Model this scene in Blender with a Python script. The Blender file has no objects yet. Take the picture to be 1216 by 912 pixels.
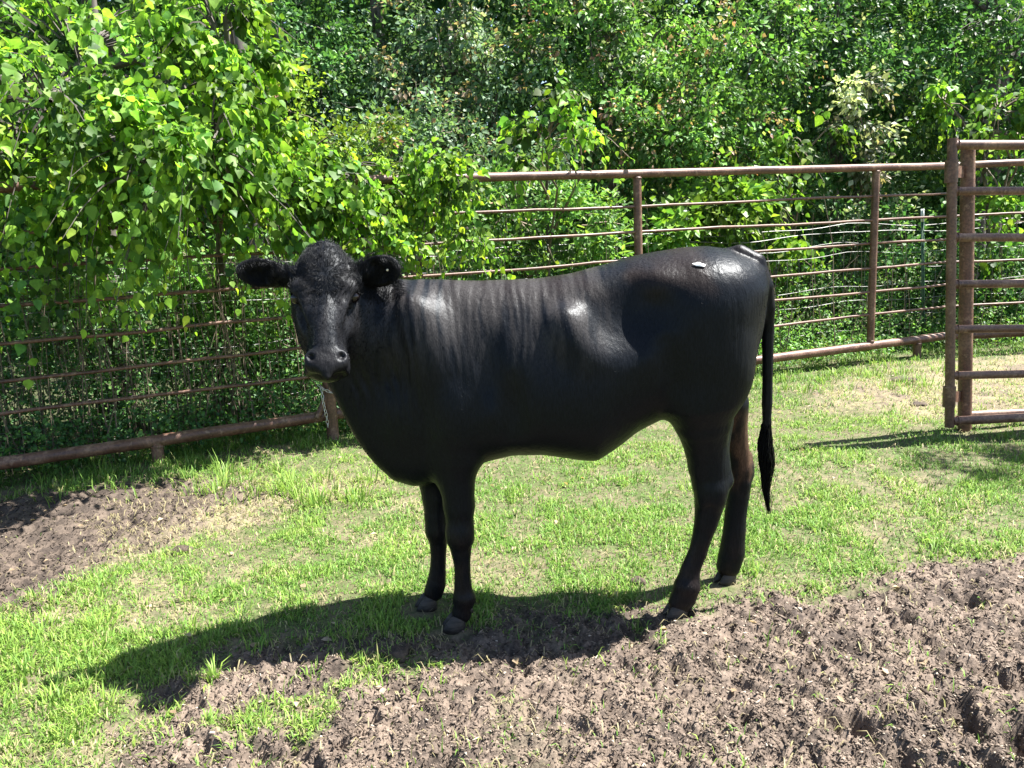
import bpy, math, random
import numpy as np
from math import radians, sin, cos, pi

# ------------------------------------------------------------------ camera, world, sun, exposure
SC = bpy.context.scene
COL = SC.collection
rng = np.random.default_rng(7)
PITCH, ROLL, EYE, FPX = 10.8, 2.7, 1.45, 1000.0

def cam_axes():
    p, r = radians(PITCH), radians(ROLL)
    fw = np.array([0, cos(p), -sin(p)]); rt = np.array([1., 0, 0]); up = np.cross(rt, fw)
    return cos(r)*rt - sin(r)*up, cos(r)*up + sin(r)*rt, fw
RT, UP, FW = cam_axes()
CAM = np.array([0, 0, EYE])
cd = bpy.data.cameras.new('camera'); cam = bpy.data.objects.new('camera', cd); COL.objects.link(cam)
from mathutils import Matrix, Vector
cam.matrix_world = Matrix(((RT[0], UP[0], -FW[0], 0), (RT[1], UP[1], -FW[1], 0), (RT[2], UP[2], -FW[2], EYE), (0, 0, 0, 1)))
cd.sensor_width = 36; cd.lens = FPX/1216*36; cd.clip_start = .05; cd.clip_end = 500
SC.camera = cam

SUN = np.array([.56, .13, 1.0]); SUN /= np.linalg.norm(SUN)
elev = math.asin(SUN[2]); azim = math.atan2(SUN[0], SUN[1])
w = bpy.data.worlds.new('World'); SC.world = w; w.use_nodes = True
nt = w.node_tree; nt.nodes.clear()
sky = nt.nodes.new('ShaderNodeTexSky'); sky.sky_type = 'NISHITA'; sky.sun_disc = False
sky.sun_elevation = elev; sky.sun_rotation = azim
bg = nt.nodes.new('ShaderNodeBackground'); bg.inputs[1].default_value = .058
wo = nt.nodes.new('ShaderNodeOutputWorld')
nt.links.new(sky.outputs[0], bg.inputs[0]); nt.links.new(bg.outputs[0], wo.inputs[0])
sd = bpy.data.lights.new('sun', 'SUN'); sd.energy = 5.0; sd.angle = radians(.53); sd.color = (1, .96, .9)
so = bpy.data.objects.new('sun', sd); COL.objects.link(so)
so.rotation_euler = Vector(SUN).to_track_quat('Z', 'Y').to_euler(); so.location = (3, 2, 8)
SC.view_settings.view_transform = 'Standard'; SC.view_settings.look = 'None'
SC.view_settings.exposure = 2.18; SC.view_settings.gamma = 1

# ------------------------------------------------------------------ photo to place
def ray(px, py): return FW*FPX + RT*(px-608) + UP*(456-py)
def U(px, py, Y):                     # point at depth Y
    d = ray(px, py); return CAM + d*(Y/d[1])
def G(px, py, z=0.):                  # point at height z
    d = ray(px, py); return CAM + d*((z-EYE)/d[2])
def toPx(P):
    v = np.asarray(P) - CAM; zc = v@FW
    zc = np.where(zc < .1, .1, zc)
    return 608+FPX*(v@RT)/zc, 456-FPX*(v@UP)/zc

# ------------------------------------------------------------------ numpy helpers
def _hash(ix, iy, seed):
    h = (ix.astype(np.int64)*374761393 + iy.astype(np.int64)*668265263 + seed*69069) & 0x7fffffff
    h = ((h ^ (h >> 13))*1274126177) & 0x7fffffff
    h = h ^ (h >> 16)
    return (h & 0xffff)/65535.0
def vnoise(x, y, seed=0):
    ix = np.floor(x); iy = np.floor(y); fx = x-ix; fy = y-iy
    fx = fx*fx*(3-2*fx); fy = fy*fy*(3-2*fy)
    ix = ix.astype(np.int64); iy = iy.astype(np.int64)
    a = _hash(ix, iy, seed); b = _hash(ix+1, iy, seed); c = _hash(ix, iy+1, seed); d = _hash(ix+1, iy+1, seed)
    return (a*(1-fx)+b*fx)*(1-fy) + (c*(1-fx)+d*fx)*fy
def fbm(x, y, seed=0, octv=4, gain=.5):
    s = 0; a = 1; t = 0
    for i in range(octv):
        s = s + a*vnoise(x*2**i+17.3*i, y*2**i-9.1*i, seed+i); t += a; a *= gain
    return s/t
def smooth(a, b, x):
    t = np.clip((x-a)/(b-a), 0, 1); return t*t*(3-2*t)
def unit(v): return v/np.maximum(np.linalg.norm(v, axis=-1, keepdims=True), 1e-9)
def lerp(a, b, t): return a+(b-a)*t

def mesh_np(name, V, Fc, col=None, smooth_=False, mat=None):
    """V (N,3), Fc: (M,k) array or list of such arrays"""
    if not isinstance(Fc, list): Fc = [Fc]
    me = bpy.data.meshes.new(name)
    V = np.ascontiguousarray(V, np.float32)
    me.vertices.add(len(V)); me.vertices.foreach_set('co', V.ravel())
    loops = np.concatenate([f.ravel() for f in Fc]).astype(np.int32)
    tot = np.concatenate([np.full(len(f), f.shape[1], np.int32) for f in Fc])
    start = np.concatenate([[0], np.cumsum(tot)[:-1]]).astype(np.int32)
    me.loops.add(len(loops)); me.loops.foreach_set('vertex_index', loops)
    me.polygons.add(len(tot)); me.polygons.foreach_set('loop_start', start)
    me.update(calc_edges=True)
    if col is not None:
        at = me.color_attributes.new('tint', 'FLOAT_COLOR', 'POINT')
        c4 = np.ones((len(V), 4), np.float32); c4[:, :3] = col
        at.data.foreach_set('color', c4.ravel())
    if smooth_: me.polygons.foreach_set('use_smooth', np.ones(len(tot), bool))
    if mat: me.materials.append(mat)
    me.validate(clean_customdata=False)
    return me
def link(name, me, parent=None, loc=None):
    o = bpy.data.objects.new(name, me); COL.objects.link(o)
    if loc is not None: o.location = loc
    if parent is not None: o.parent = parent
    return o
def tag(o, label=None, cat=None, group=None, kind=None):
    if label: o['label'] = label
    if cat: o['category'] = cat
    if group: o['group'] = group
    if kind: o['kind'] = kind
    return o
def empty(name, loc, label, cat, group=None):
    o = bpy.data.objects.new(name, None); COL.objects.link(o); o.location = loc; o.empty_display_size = .1
    return tag(o, label, cat, group)

class MB:
    """collects tubes/boxes; vertices are world coordinates, build() makes them local to the parent"""
    def __init__(s): s.V = []; s.Q = []; s.T = []; s.n = 0
    def tube(s, pts, r, sides=10, caps=True):
        pts = np.array(pts, float); m = len(pts)
        r = np.full(m, r) if np.isscalar(r) else np.array(r, float)
        tan = np.gradient(pts, axis=0) if m > 2 else np.repeat([pts[1]-pts[0]], 2, 0)
        tan = unit(tan)
        ref = np.array([0, 0, 1.]) if abs(tan[0][2]) < .9 else np.array([1., 0, 0])
        a = unit(np.cross(tan, ref)); b = np.cross(tan, a)
        th = np.arange(sides)/sides*2*pi
        ring = a[:, None]*np.cos(th)[None, :, None] + b[:, None]*np.sin(th)[None, :, None]
        V = (pts[:, None]+ring*r[:, None, None]).reshape(-1, 3)
        i = np.arange(m-1)[:, None]*sides; j = np.arange(sides)[None]; j2 = (j+1) % sides
        Q = np.stack([i+j, i+j2, i+sides+j2, i+sides+j], -1).reshape(-1, 4)+s.n
        s.V.append(V); s.Q.append(Q); s.n += len(V)
        if caps:
            c = np.array([pts[0], pts[-1]]); s.V.append(c)
            j = np.arange(sides); j2 = (j+1) % sides; base = s.n-len(V); e = base+(m-1)*sides
            s.T.append(np.stack([np.full(sides, s.n), base+j2, base+j], -1))
            s.T.append(np.stack([np.full(sides, s.n+1), e+j, e+j2], -1)); s.n += 2
        return s
    def box(s, c, size, ax=None):
        c = np.array(c); h = np.array(size)/2
        ax = np.eye(3) if ax is None else np.array(ax)
        V = np.array([c+ax.T@(h*np.array([x, y, z])) for x in (-1, 1) for y in (-1, 1) for z in (-1, 1)])
        Q = np.array([[0, 1, 3, 2], [4, 6, 7, 5], [0, 4, 5, 1], [2, 3, 7, 6], [0, 2, 6, 4], [1, 5, 7, 3]])+s.n
        s.V.append(V); s.Q.append(Q); s.n += 8; return s
    def build(s, name, mat, parent=None, smooth_=True, col=None):
        V = np.concatenate(s.V)
        if parent is not None:
            V = V-np.array(parent_origin(parent))
        F = []
        if s.Q: F.append(np.concatenate(s.Q))
        if s.T: F.append(np.concatenate(s.T))
        me = mesh_np(name, V, F, smooth_=smooth_, mat=mat, col=None if col is None else np.tile(col, (len(V), 1)))
        if smooth_:
            try: me.set_sharp_from_angle(angle=radians(50))
            except Exception: pass
        return link(name, me, parent)
def parent_origin(p):
    v = np.zeros(3)
    while p is not None:
        v += np.array(p.location); p = p.parent
    return v

# ------------------------------------------------------------------ materials
def new_mat(name):
    m = bpy.data.materials.new(name); m.use_nodes = True; t = m.node_tree; t.nodes.clear()
    return m, t
def N(t, typ, **kw):
    n = t.nodes.new(typ)
    for k, v in kw.items(): setattr(n, k, v)
    return n
def ramp(t, stops):
    n = t.nodes.new('ShaderNodeValToRGB'); e = n.color_ramp.elements
    while len(e) < len(stops): e.new(.5)
    for i, (p, c) in enumerate(stops): e[i].position = p; e[i].color = (*c, 1) if len(c) == 3 else c
    return n
def pset(b, **kw):
    names = {'rough': 'Roughness', 'spec': 'Specular IOR Level', 'metal': 'Metallic', 'coat': 'Coat Weight', 'sheen': 'Sheen Weight', 'ior': 'IOR'}
    for k, v in kw.items(): b.inputs[names[k]].default_value = v

def mat_leaf(name, trans=.38, gloss=.38, hue=(1.15, 1.2, .55), spec=.4):
    m, t = new_mat(name); L = t.links
    a = N(t, 'ShaderNodeAttribute', attribute_name='tint')
    tc = N(t, 'ShaderNodeTexCoord'); nz = N(t, 'ShaderNodeTexNoise'); nz.inputs['Scale'].default_value = 35; nz.inputs['Detail'].default_value = 3
    L.new(tc.outputs['Object'], nz.inputs['Vector'])
    r = ramp(t, [(.3, (.72, .72, .72)), (.7, (1.2, 1.2, 1.2))]); L.new(nz.outputs['Fac'], r.inputs[0])
    mx = N(t, 'ShaderNodeMix', data_type='RGBA', blend_type='MULTIPLY'); mx.inputs[0].default_value = 1
    L.new(a.outputs['Color'], mx.inputs[6]); L.new(r.outputs[0], mx.inputs[7])
    b = N(t, 'ShaderNodeBsdfPrincipled'); pset(b, rough=gloss, spec=spec); L.new(mx.outputs[2], b.inputs['Base Color'])
    tr = N(t, 'ShaderNodeBsdfTranslucent')
    m2 = N(t, 'ShaderNodeMix', data_type='RGBA', blend_type='MULTIPLY'); m2.inputs[0].default_value = 1
    m2.inputs[7].default_value = (*[h*1.7 for h in hue], 1); L.new(mx.outputs[2], m2.inputs[6]); L.new(m2.outputs[2], tr.inputs[0])
    ms = N(t, 'ShaderNodeMixShader'); ms.inputs[0].default_value = trans
    L.new(b.outputs[0], ms.inputs[1]); L.new(tr.outputs[0], ms.inputs[2])
    o = N(t, 'ShaderNodeOutputMaterial'); L.new(ms.outputs[0], o.inputs[0])
    return m
def mat_simple(name, c1, c2, scale=20, rough=.7, bump=.3, dist=.003, metal=0, spec=.4, stretch=(1, 1, 1), detail=6):
    m, t = new_mat(name); L = t.links
    tc = N(t, 'ShaderNodeTexCoord'); mp = N(t, 'ShaderNodeMapping'); mp.inputs['Scale'].default_value = stretch
    nz = N(t, 'ShaderNodeTexNoise'); nz.inputs['Scale'].default_value = scale; nz.inputs['Detail'].default_value = detail
    L.new(tc.outputs['Object'], mp.inputs[0]); L.new(mp.outputs[0], nz.inputs['Vector'])
    r = ramp(t, [(.32, c1), (.68, c2)]); L.new(nz.outputs['Fac'], r.inputs[0])
    b = N(t, 'ShaderNodeBsdfPrincipled'); pset(b, rough=rough, spec=spec, metal=metal)
    L.new(r.outputs[0], b.inputs['Base Color'])
    bp = N(t, 'ShaderNodeBump'); bp.inputs['Strength'].default_value = bump; bp.inputs['Distance'].default_value = dist
    L.new(nz.outputs['Fac'], bp.inputs['Height']); L.new(bp.outputs[0], b.inputs['Normal'])
    o = N(t, 'ShaderNodeOutputMaterial'); L.new(b.outputs[0], o.inputs[0])
    return m
def mat_rust(name='rusted_pipe'):
    m, t = new_mat(name); L = t.links
    tc = N(t, 'ShaderNodeTexCoord')
    n1 = N(t, 'ShaderNodeTexNoise'); n1.inputs['Scale'].default_value = 7; n1.inputs['Detail'].default_value = 8
    n2 = N(t, 'ShaderNodeTexNoise'); n2.inputs['Scale'].default_value = 70; n2.inputs['Detail'].default_value = 5
    for n in (n1, n2): L.new(tc.outputs['Object'], n.inputs['Vector'])
    r = ramp(t, [(.25, (.060, .027, .017)), (.5, (.122, .060, .039)), (.75, (.20, .122, .083))]); L.new(n1.outputs['Fac'], r.inputs[0])
    r2 = ramp(t, [(.35, (.6, .58, .58)), (.6, (1.1, 1.1, 1.1)), (.78, (1.5, 1.35, 1.2))]); L.new(n2.outputs['Fac'], r2.inputs[0])
    mx = N(t, 'ShaderNodeMix', data_type='RGBA', blend_type='MULTIPLY'); mx.inputs[0].default_value = 1
    L.new(r.outputs[0], mx.inputs[6]); L.new(r2.outputs[0], mx.inputs[7])
    b = N(t, 'ShaderNodeBsdfPrincipled'); pset(b, rough=.5, spec=.5); L.new(mx.outputs[2], b.inputs['Base Color'])
    rr = ramp(t, [(.3, (.38,)*3), (.7, (.62,)*3)]); L.new(n1.outputs['Fac'], rr.inputs[0]); L.new(rr.outputs[0], b.inputs['Roughness'])
    n3 = N(t, 'ShaderNodeTexNoise'); n3.inputs['Scale'].default_value = 19; n3.inputs['Detail'].default_value = 10; n3.inputs['Roughness'].default_value = .7; L.new(tc.outputs['Object'], n3.inputs['Vector'])
    r3 = ramp(t, [(.56, (0,)*3), (.63, (.7,)*3)]); L.new(n3.outputs['Fac'], r3.inputs[0])
    m3 = N(t, 'ShaderNodeMix', data_type='RGBA'); L.new(r3.outputs[0], m3.inputs[0]); L.new(mx.outputs[2], m3.inputs[6]); m3.inputs[7].default_value = (.26, .165, .11, 1); L.new(m3.outputs[2], b.inputs['Base Color'])
    bp = N(t, 'ShaderNodeBump'); bp.inputs['Strength'].default_value = .35; bp.inputs['Distance'].default_value = .002
    L.new(n2.outputs['Fac'], bp.inputs['Height']); L.new(bp.outputs[0], b.inputs['Normal'])
    o = N(t, 'ShaderNodeOutputMaterial'); L.new(b.outputs[0], o.inputs[0])
    return m
def mat_attr(name, rough=.85, spec=.2, nscale=90, lo=.6, hi=1.35, bump=.5, dist=.004, trans=0):
    m, t = new_mat(name); L = t.links
    a = N(t, 'ShaderNodeAttribute', attribute_name='tint')
    tc = N(t, 'ShaderNodeTexCoord'); nz = N(t, 'ShaderNodeTexNoise'); nz.inputs['Scale'].default_value = nscale; nz.inputs['Detail'].default_value = 6
    nz.inputs['Roughness'].default_value = .65
    L.new(tc.outputs['Object'], nz.inputs['Vector'])
    r = ramp(t, [(.3, (lo,)*3), (.7, (hi,)*3)]); L.new(nz.outputs['Fac'], r.inputs[0])
    mx = N(t, 'ShaderNodeMix', data_type='RGBA', blend_type='MULTIPLY'); mx.inputs[0].default_value = 1
    L.new(a.outputs['Color'], mx.inputs[6]); L.new(r.outputs[0], mx.inputs[7])
    b = N(t, 'ShaderNodeBsdfPrincipled'); pset(b, rough=rough, spec=spec); L.new(mx.outputs[2], b.inputs['Base Color'])
    if bump:
        bp = N(t, 'ShaderNodeBump'); bp.inputs['Strength'].default_value = bump; bp.inputs['Distance'].default_value = dist
        L.new(nz.outputs['Fac'], bp.inputs['Height']); L.new(bp.outputs[0], b.inputs['Normal'])
    o = N(t, 'ShaderNodeOutputMaterial')
    if trans:
        tr = N(t, 'ShaderNodeBsdfTranslucent'); L.new(mx.outputs[2], tr.inputs[0])
        ms = N(t, 'ShaderNodeMixShader'); ms.inputs[0].default_value = trans
        L.new(b.outputs[0], ms.inputs[1]); L.new(tr.outputs[0], ms.inputs[2]); L.new(ms.outputs[0], o.inputs[0])
    else: L.new(b.outputs[0], o.inputs[0])
    return m

M_LEAF = mat_leaf('green_leaf', trans=.30, gloss=.5, spec=.26)
M_TALLOW = mat_leaf('glossy_tallow_leaf', trans=.42, gloss=.5, spec=.2)
M_GRASS = mat_attr('grass_blade', rough=.55, spec=.3, nscale=60, lo=.8, hi=1.2, bump=0, trans=.4)
M_GROUND = mat_attr('pasture_soil', nscale=85, bump=.9, dist=.006)
M_BITS = mat_attr('trodden_bits', nscale=120, lo=.7, hi=1.25, bump=.3)
M_BARK = mat_simple('grey_bark', (.035, .03, .025), (.13, .115, .10), scale=14, rough=.9, bump=.8, dist=.01, stretch=(1, 1, .25))
M_TWIG = mat_simple('thin_brown_stem', (.06, .045, .03), (.20, .16, .11), scale=12, rough=.8, bump=.2)
M_RUST = mat_rust()
M_WIRE = mat_simple('galvanised_wire', (.10, .105, .10), (.26, .26, .25), scale=30, rough=.55, bump=.1, metal=.3)
M_CHAIN = mat_simple('galvanised_chain', (.30, .29, .26), (.62, .6, .55), scale=60, rough=.4, bump=.2, metal=.7)

# ------------------------------------------------------------------ THE GROUND
def poly_mask(px, py, poly):
    """signed pixel-ish inside test (even-odd), returns bool"""
    ins = np.zeros(px.shape, bool); n = len(poly)
    for i in range(n):
        x1, y1 = poly[i]; x2, y2 = poly[(i+1) % n]
        c = ((y1 > py) != (y2 > py)) & (px < (x2-x1)*(py-y1)/((y2-y1) or 1e-9)+x1)
        ins ^= c
    return ins
# patches of bare dirt, laid out on the ground plane (corners in metres)
def gpoly(pts): return [tuple(G(x, y)[:2]) for x, y in pts]
DIRT = gpoly([(60, 960), (150, 880), (215, 822), (300, 790), (420, 780), (520, 768), (700, 745), (790, 742), (850, 716), (930, 712), (1000, 702), (1110, 672), (1190, 664), (1330, 650), (1500, 960)])
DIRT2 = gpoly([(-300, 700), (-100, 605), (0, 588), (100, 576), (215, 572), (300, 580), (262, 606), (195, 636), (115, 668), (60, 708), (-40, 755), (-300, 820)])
DRY3 = gpoly([(180, 585), (330, 575), (440, 560), (390, 590), (300, 625), (180, 650), (90, 680), (110, 645)])
DRY4 = gpoly([(960, 470), (1040, 440), (1216, 425), (1400, 430), (1400, 500), (1216, 500), (1060, 492)])
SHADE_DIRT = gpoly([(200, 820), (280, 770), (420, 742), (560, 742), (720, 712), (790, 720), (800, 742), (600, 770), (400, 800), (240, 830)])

def soft_poly(x, y, poly, blur, seed):
    """inside test with the edge made ragged by noise"""
    wx = (fbm(x*3.1, y*3.1, seed, 4)-.5)*blur*3; wy = (fbm(x*3.1+50, y*3.1, seed+9, 4)-.5)*blur*3
    wx2 = (vnoise(x*19, y*19, seed+3)-.5)*blur; wy2 = (vnoise(x*19+5, y*19, seed+4)-.5)*blur
    s = 0.
    for k in range(6):
        a = k*pi/3
        s = s + poly_mask(x+wx+wx2+blur*.5*cos(a), y+wy+wy2+blur*.5*sin(a), poly)
    return s/6
HOLES = [(G(1010, 862)[:2], .085, .075), (G(1142, 856)[:2], .075, .06), (G(1165, 800)[:2], .07, .05), (G(1205, 812)[:2], .06, .05), (G(1210, 880)[:2], .07, .06),
         (G(1150, 772)[:2], .05, .035), (G(1100, 770)[:2], .05, .03), (G(880, 860)[:2], .05, .03), (G(700, 840)[:2], .08, .03), (G(745, 862)[:2], .05, .035),
         (G(450, 778)[:2], .04, .03), (G(415, 802)[:2], .05, .025), (G(560, 812)[:2], .04, .03), (G(270, 862)[:2], .04, .03), (G(660, 905)[:2], .06, .03), (G(960, 805)[:2], .05, .025),
         (G(300, 895)[:2], .05, .03), (G(800, 800)[:2], .05, .02), (G(1080, 905)[:2], .07, .04), (G(1190, 700)[:2], .05, .03), (G(1060, 740)[:2], .05, .025), (G(940, 770)[:2], .04, .025)]
def masks(x, y):
    d1 = soft_poly(x, y, DIRT, .13, 11)
    d2 = soft_poly(x, y, DIRT2, .16, 21)
    d3 = soft_poly(x, y, DRY3, .25, 31)
    d4 = soft_poly(x, y, DRY4, .35, 41)
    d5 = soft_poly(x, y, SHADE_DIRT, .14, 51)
    pat = .75*smooth(.53, .74, .6*fbm(x*1.9, y*1.9, 61, 4)+.4*fbm(x*9, y*9, 63, 3))          # thin worn patches in the turf
    # a few grassy islands in the dirt
    isl = smooth(.60, .70, fbm(x*2.6+3, y*2.6, 71, 4))*smooth(.3, -.5, x)*.9
    dirt = np.maximum(d1*(1-isl*.8), d2)
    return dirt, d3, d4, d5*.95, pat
def height(x, y, m=None, fine=True):
    dirt, d3, d4, d5, pat = masks(x, y) if m is None else m
    rough = np.clip(dirt+.55*d3+.45*d4+.6*d5+.25*pat, .12, 1)
    h = (fbm(x*1.3, y*1.3, 3, 3)-.5)*.05
    n1 = fbm(x*9, y*9, 5, 3); n2 = 1-np.abs(2*fbm(x*22, y*22, 6, 3)-1); n3 = vnoise(x*60, y*60, 8)
    n4 = vnoise(x*33+7, y*33, 18)
    h = h + rough*((n1-.5)*.048 + (n2-.7)*.040 + (n4-.5)*.024 + ((n3-.5)*.012 if fine else 0))
    pit = smooth(.60, .74, fbm(x*7.3+11, y*7.3, 15, 3)); h = h - rough*pit*.036; pit2 = smooth(.66, .78, fbm(x*17+11, y*17, 25, 3)); h = h - rough*pit2*.022
    for (c, r, dp) in HOLES:
        ang = np.arctan2(y-c[1], x-c[0]); rr = r*(1+.3*np.sin(ang*2+c[0]*9)+.2*np.sin(ang*5+c[1]*7))
        q = np.hypot(x-c[0], (y-c[1]))/rr
        h = h - .75*dp*smooth(1.15, .45, q) + dp*.25*np.exp(-((q-1.35)/.3)**2)
    # rise away to the hidden far ground
    return h*smooth(14, 8, np.hypot(x, y))
def hz(x, y): return height(np.atleast_1d(np.asarray(x, float)), np.atleast_1d(np.asarray(y, float)), fine=False)

def build_ground():
    def axis(lo, hi, step, a, b, grow=1.09, mx=6):
        c = list(np.arange(lo, hi, step)); s = step; v = c[-1]
        while v < b: s = min(s*grow, mx); v += s; c.append(v)
        s = step; v = c[0]; pre = []
        while v > a: s = min(s*grow, mx); v -= s; pre.append(v)
        return np.array(pre[::-1]+c)
    xs = axis(-1.95, 2.1, .0100, -90, 90, 1.035, 8); ys = axis(1.65, 3.7, .0098, -40, 160, 1.022, 8)
    X, Y = np.meshgrid(xs, ys); sh = X.shape; x = X.ravel(); y = Y.ravel()
    m = masks(x, y); z = height(x, y, m)
    dirt, d3, d4, d5, pat = m
    soil = np.array([.146, .113, .088]); dark = np.array([.044, .034, .028]); straw = np.array([.195, .17, .10]); duff = np.array([.060, .078, .026])
    n = fbm(x*7, y*7, 91, 4)[:, None]; n2 = fbm(x*40, y*40, 95, 3)[:, None]; n3 = vnoise(x*110, y*110, 97)[:, None]
    cd_ = lerp(dark, soil, smooth(.32, .60, n*.5+n2*.5)); cd_ = lerp(cd_, soil*1.35, .6*smooth(.6, .85, n3))
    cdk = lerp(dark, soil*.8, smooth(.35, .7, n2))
    cg = lerp(duff, straw*.55, smooth(.35, .65, n2*.5+n*.5))
    cs = lerp(soil*.8, straw, smooth(.35, .6, n2*.6+n*.4))
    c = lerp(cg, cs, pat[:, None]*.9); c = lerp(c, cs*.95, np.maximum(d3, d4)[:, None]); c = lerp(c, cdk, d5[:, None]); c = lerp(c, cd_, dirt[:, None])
    d2 = soft_poly(x, y, DIRT2, .16, 21); c = lerp(c, cdk*.8, d2[:, None]*.85)  # left bare patch darkened: the overhanging tree's shade painted into the dirt
    far = smooth(0, 1.2, y-(6.4+.45*x))     # leaf litter behind the fence
    c = lerp(c, lerp(dark*.7, duff, n2), far[:, None]*.9)
    ny, nx = sh; i = np.arange(ny-1)[:, None]*nx; j = np.arange(nx-1)[None]
    Q = np.stack([i+j, i+j+1, i+nx+j+1, i+nx+j], -1).reshape(-1, 4)
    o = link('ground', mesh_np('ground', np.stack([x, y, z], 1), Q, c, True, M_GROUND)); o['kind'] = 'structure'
build_ground()

# ------------------------------------------------------------------ grass and bits
FENCE_X = np.array([-9, -3.1, -1.29, 4.24, 9.5]); FENCE_Y = np.array([2.2, 4.94, 5.88, 8.15, 7.7])
def fence_y(x): return np.interp(x, FENCE_X, FENCE_Y)

def sample_ground(n, ymin, ymax, power=1.0, xr=.70):
    """points over the visible wedge of ground, denser near the camera"""
    u = rng.random(n); a, b = ymin, ymax
    y = (a**(1-power)+u*(b**(1-power)-a**(1-power)))**(1/(1-power)) if power != 1 else a*(b/a)**u
    hw = (y*.64+.75)
    x = (rng.random(n)*2-1)*hw
    return x, y
def blades(x, y, z, L, W, lean, col, az=None):
    n = len(x)
    az = rng.random(n)*2*pi if az is None else az
    d = np.stack([np.cos(az), np.sin(az), np.zeros(n)], 1); s = np.stack([-np.sin(az+.3), np.cos(az+.3), np.zeros(n)], 1)
    P = np.stack([x, y, z], 1); up = np.array([0, 0, 1.])
    L = L[:, None]; W = W[:, None]; lean = lean[:, None]
    b0 = P-s*W/2; b1 = P+s*W/2
    m = P+up*L*.55*np.cos(lean*.5)+d*L*.55*np.sin(lean*.5)
    m0 = m-s*W*.42; m1 = m+s*W*.42
    t = m+up*L*.5*np.cos(lean*1.5)+d*L*.5*np.sin(lean*1.5)
    t[:, 2] = np.maximum(t[:, 2], P[:, 2]+.002)
    V = np.stack([b0, b1, m1, m0, t], 1).reshape(-1, 3)
    i = np.arange(n)[:, None]*5
    Q = np.concatenate([i, i+1, i+2, i+3], 1); T = np.concatenate([i+3, i+2, i+4], 1)
    C = np.repeat(col, 5, 0); C = C.reshape(n, 5, 3).copy(); C[:, :2] *= .8; C[:, 4] *= 1.12
    return V, Q, T, C.reshape(-1, 3)
def build_grass():
    green = np.array([.125, .255, .045]); lime = np.array([.28, .40, .07]); deep = np.array([.05, .13, .022]); straw = np.array([.46, .40, .22]); olive = np.array([.25, .29, .085])
    n = 480000
    x, y = sample_ground(n, 1.6, 9.3, 1.3)
    m = masks(x, y); dirt, d3, d4, d5, pat = m
    tuft = fbm(x*5.5, y*5.5, 101, 3); big = fbm(x*1.2, y*1.2, 111, 3)
    dens = (1-dirt*.985)*(1-.62*d3)*(1-.50*d4)*(1-.85*d5)*(1-.40*pat)*lerp(.35, 1.15, smooth(.38, .62, tuft))
    for fx_, fy_ in ((541, 748), (508, 723), (803, 733), (862, 692)):
        q = G(fx_, fy_); dens = dens*smooth(.05, .13, np.hypot(x-q[0]+.02, y-q[1]+.02))
    fy = fence_y(x); beyond = y-fy
    dens *= np.where(beyond > .9, 0, 1)
    keep = rng.random(n) < dens
    x, y = x[keep], y[keep]; tuft = tuft[keep]; big = big[keep]; pat = pat[keep]; d3 = d3[keep]; d4 = d4[keep]; dirt = dirt[keep]; beyond = beyond[keep]; d5 = d5[keep]
    n = len(x); z = height(x, y, None, False)-.004
    nearf = smooth(-.75, -.1, beyond)
    nl = .4*smooth(1.3, 2.2, -x+ (2.9-y)*.3)*smooth(3.6, 2.6, y)
    L = (.016+.030*rng.random(n)**1.3)*lerp(.75, 1.4, smooth(.42, .68, tuft))*(1+.7*nearf)*(1+.6*nl)
    L *= np.where(rng.random(n) < .03, 1.7, 1)
    W = (.0022+.0022*rng.random(n))*(1+.12*y)
    lean = .25+1.35*rng.random(n)
    r = rng.random(n)
    mixg = smooth(.35, .7, tuft*.5+big*.5+.25*(rng.random(n)-.5))
    c = lerp(green, lime, (mixg*rng.random(n))[:, None]); c = lerp(c, deep, (.75*smooth(-.25, .1, beyond))[:, None]*rng.random((n, 1)))
    dry = (r < .07+.25*pat+.5*d3+.5*d4+.25*dirt+.25*d5)
    c = np.where(dry[:, None], lerp(straw, olive, rng.random((n, 1))), c)
    c *= (.75+.5*rng.random((n, 1)))
    V, Q, T, C = blades(x, y, z, L, W, lean, c)
    o = link('grass', mesh_np('grass', V, [Q, T], C, False, M_GRASS)); tag(o, 'short patchy green and straw coloured grass across the pen', 'grass', kind='stuff')
    # taller tufts: near left corner, a few in the dirt, fence foot
    tx, ty, tn, th = [], [], [], []
    def tuft_at(px, py, num, h, rad=.035):
        p = G(px, py); a = rng.random(num)*2*pi; q = rad*np.sqrt(rng.random(num))
        tx.append(p[0]+q*np.cos(a)); ty.append(p[1]+q*np.sin(a)); tn.append(a); th.append(np.full(num, h))
    tuft_at(255, 808, 26, .085, .02); tuft_at(225, 640+110, 30, .06)
    for _ in range(60): tuft_at(rng.uniform(-30, 130), rng.uniform(740, 850), 18, rng.uniform(.035, .07), .05)
    for _ in range(26): tuft_at(rng.uniform(0, 330), rng.uniform(700, 790), 20, rng.uniform(.04, .07), .05)
    for _ in range(14): tuft_at(rng.uniform(330, 520), rng.uniform(800, 850), 16, rng.uniform(.03, .05), .05)
    for _ in range(8): tuft_at(rng.uniform(620, 800), rng.uniform(770, 800), 10, rng.uniform(.025, .04), .05)
    for _ in range(26): tuft_at(rng.uniform(60, 330), rng.uniform(850, 915), 16, rng.uniform(.03, .06), .06)
    for _ in range(60): tuft_at(rng.uniform(500, 1200), rng.uniform(570, 680), 18, rng.uniform(.04, .065), .06)
    for _ in range(60): tuft_at(rng.uniform(40, 440), rng.uniform(560, 600), 22, rng.uniform(.07, .14), .07)
    for _ in range(50): tuft_at(rng.uniform(880, 1125), rng.uniform(425, 470), 18, rng.uniform(.06, .11), .08)
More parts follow.
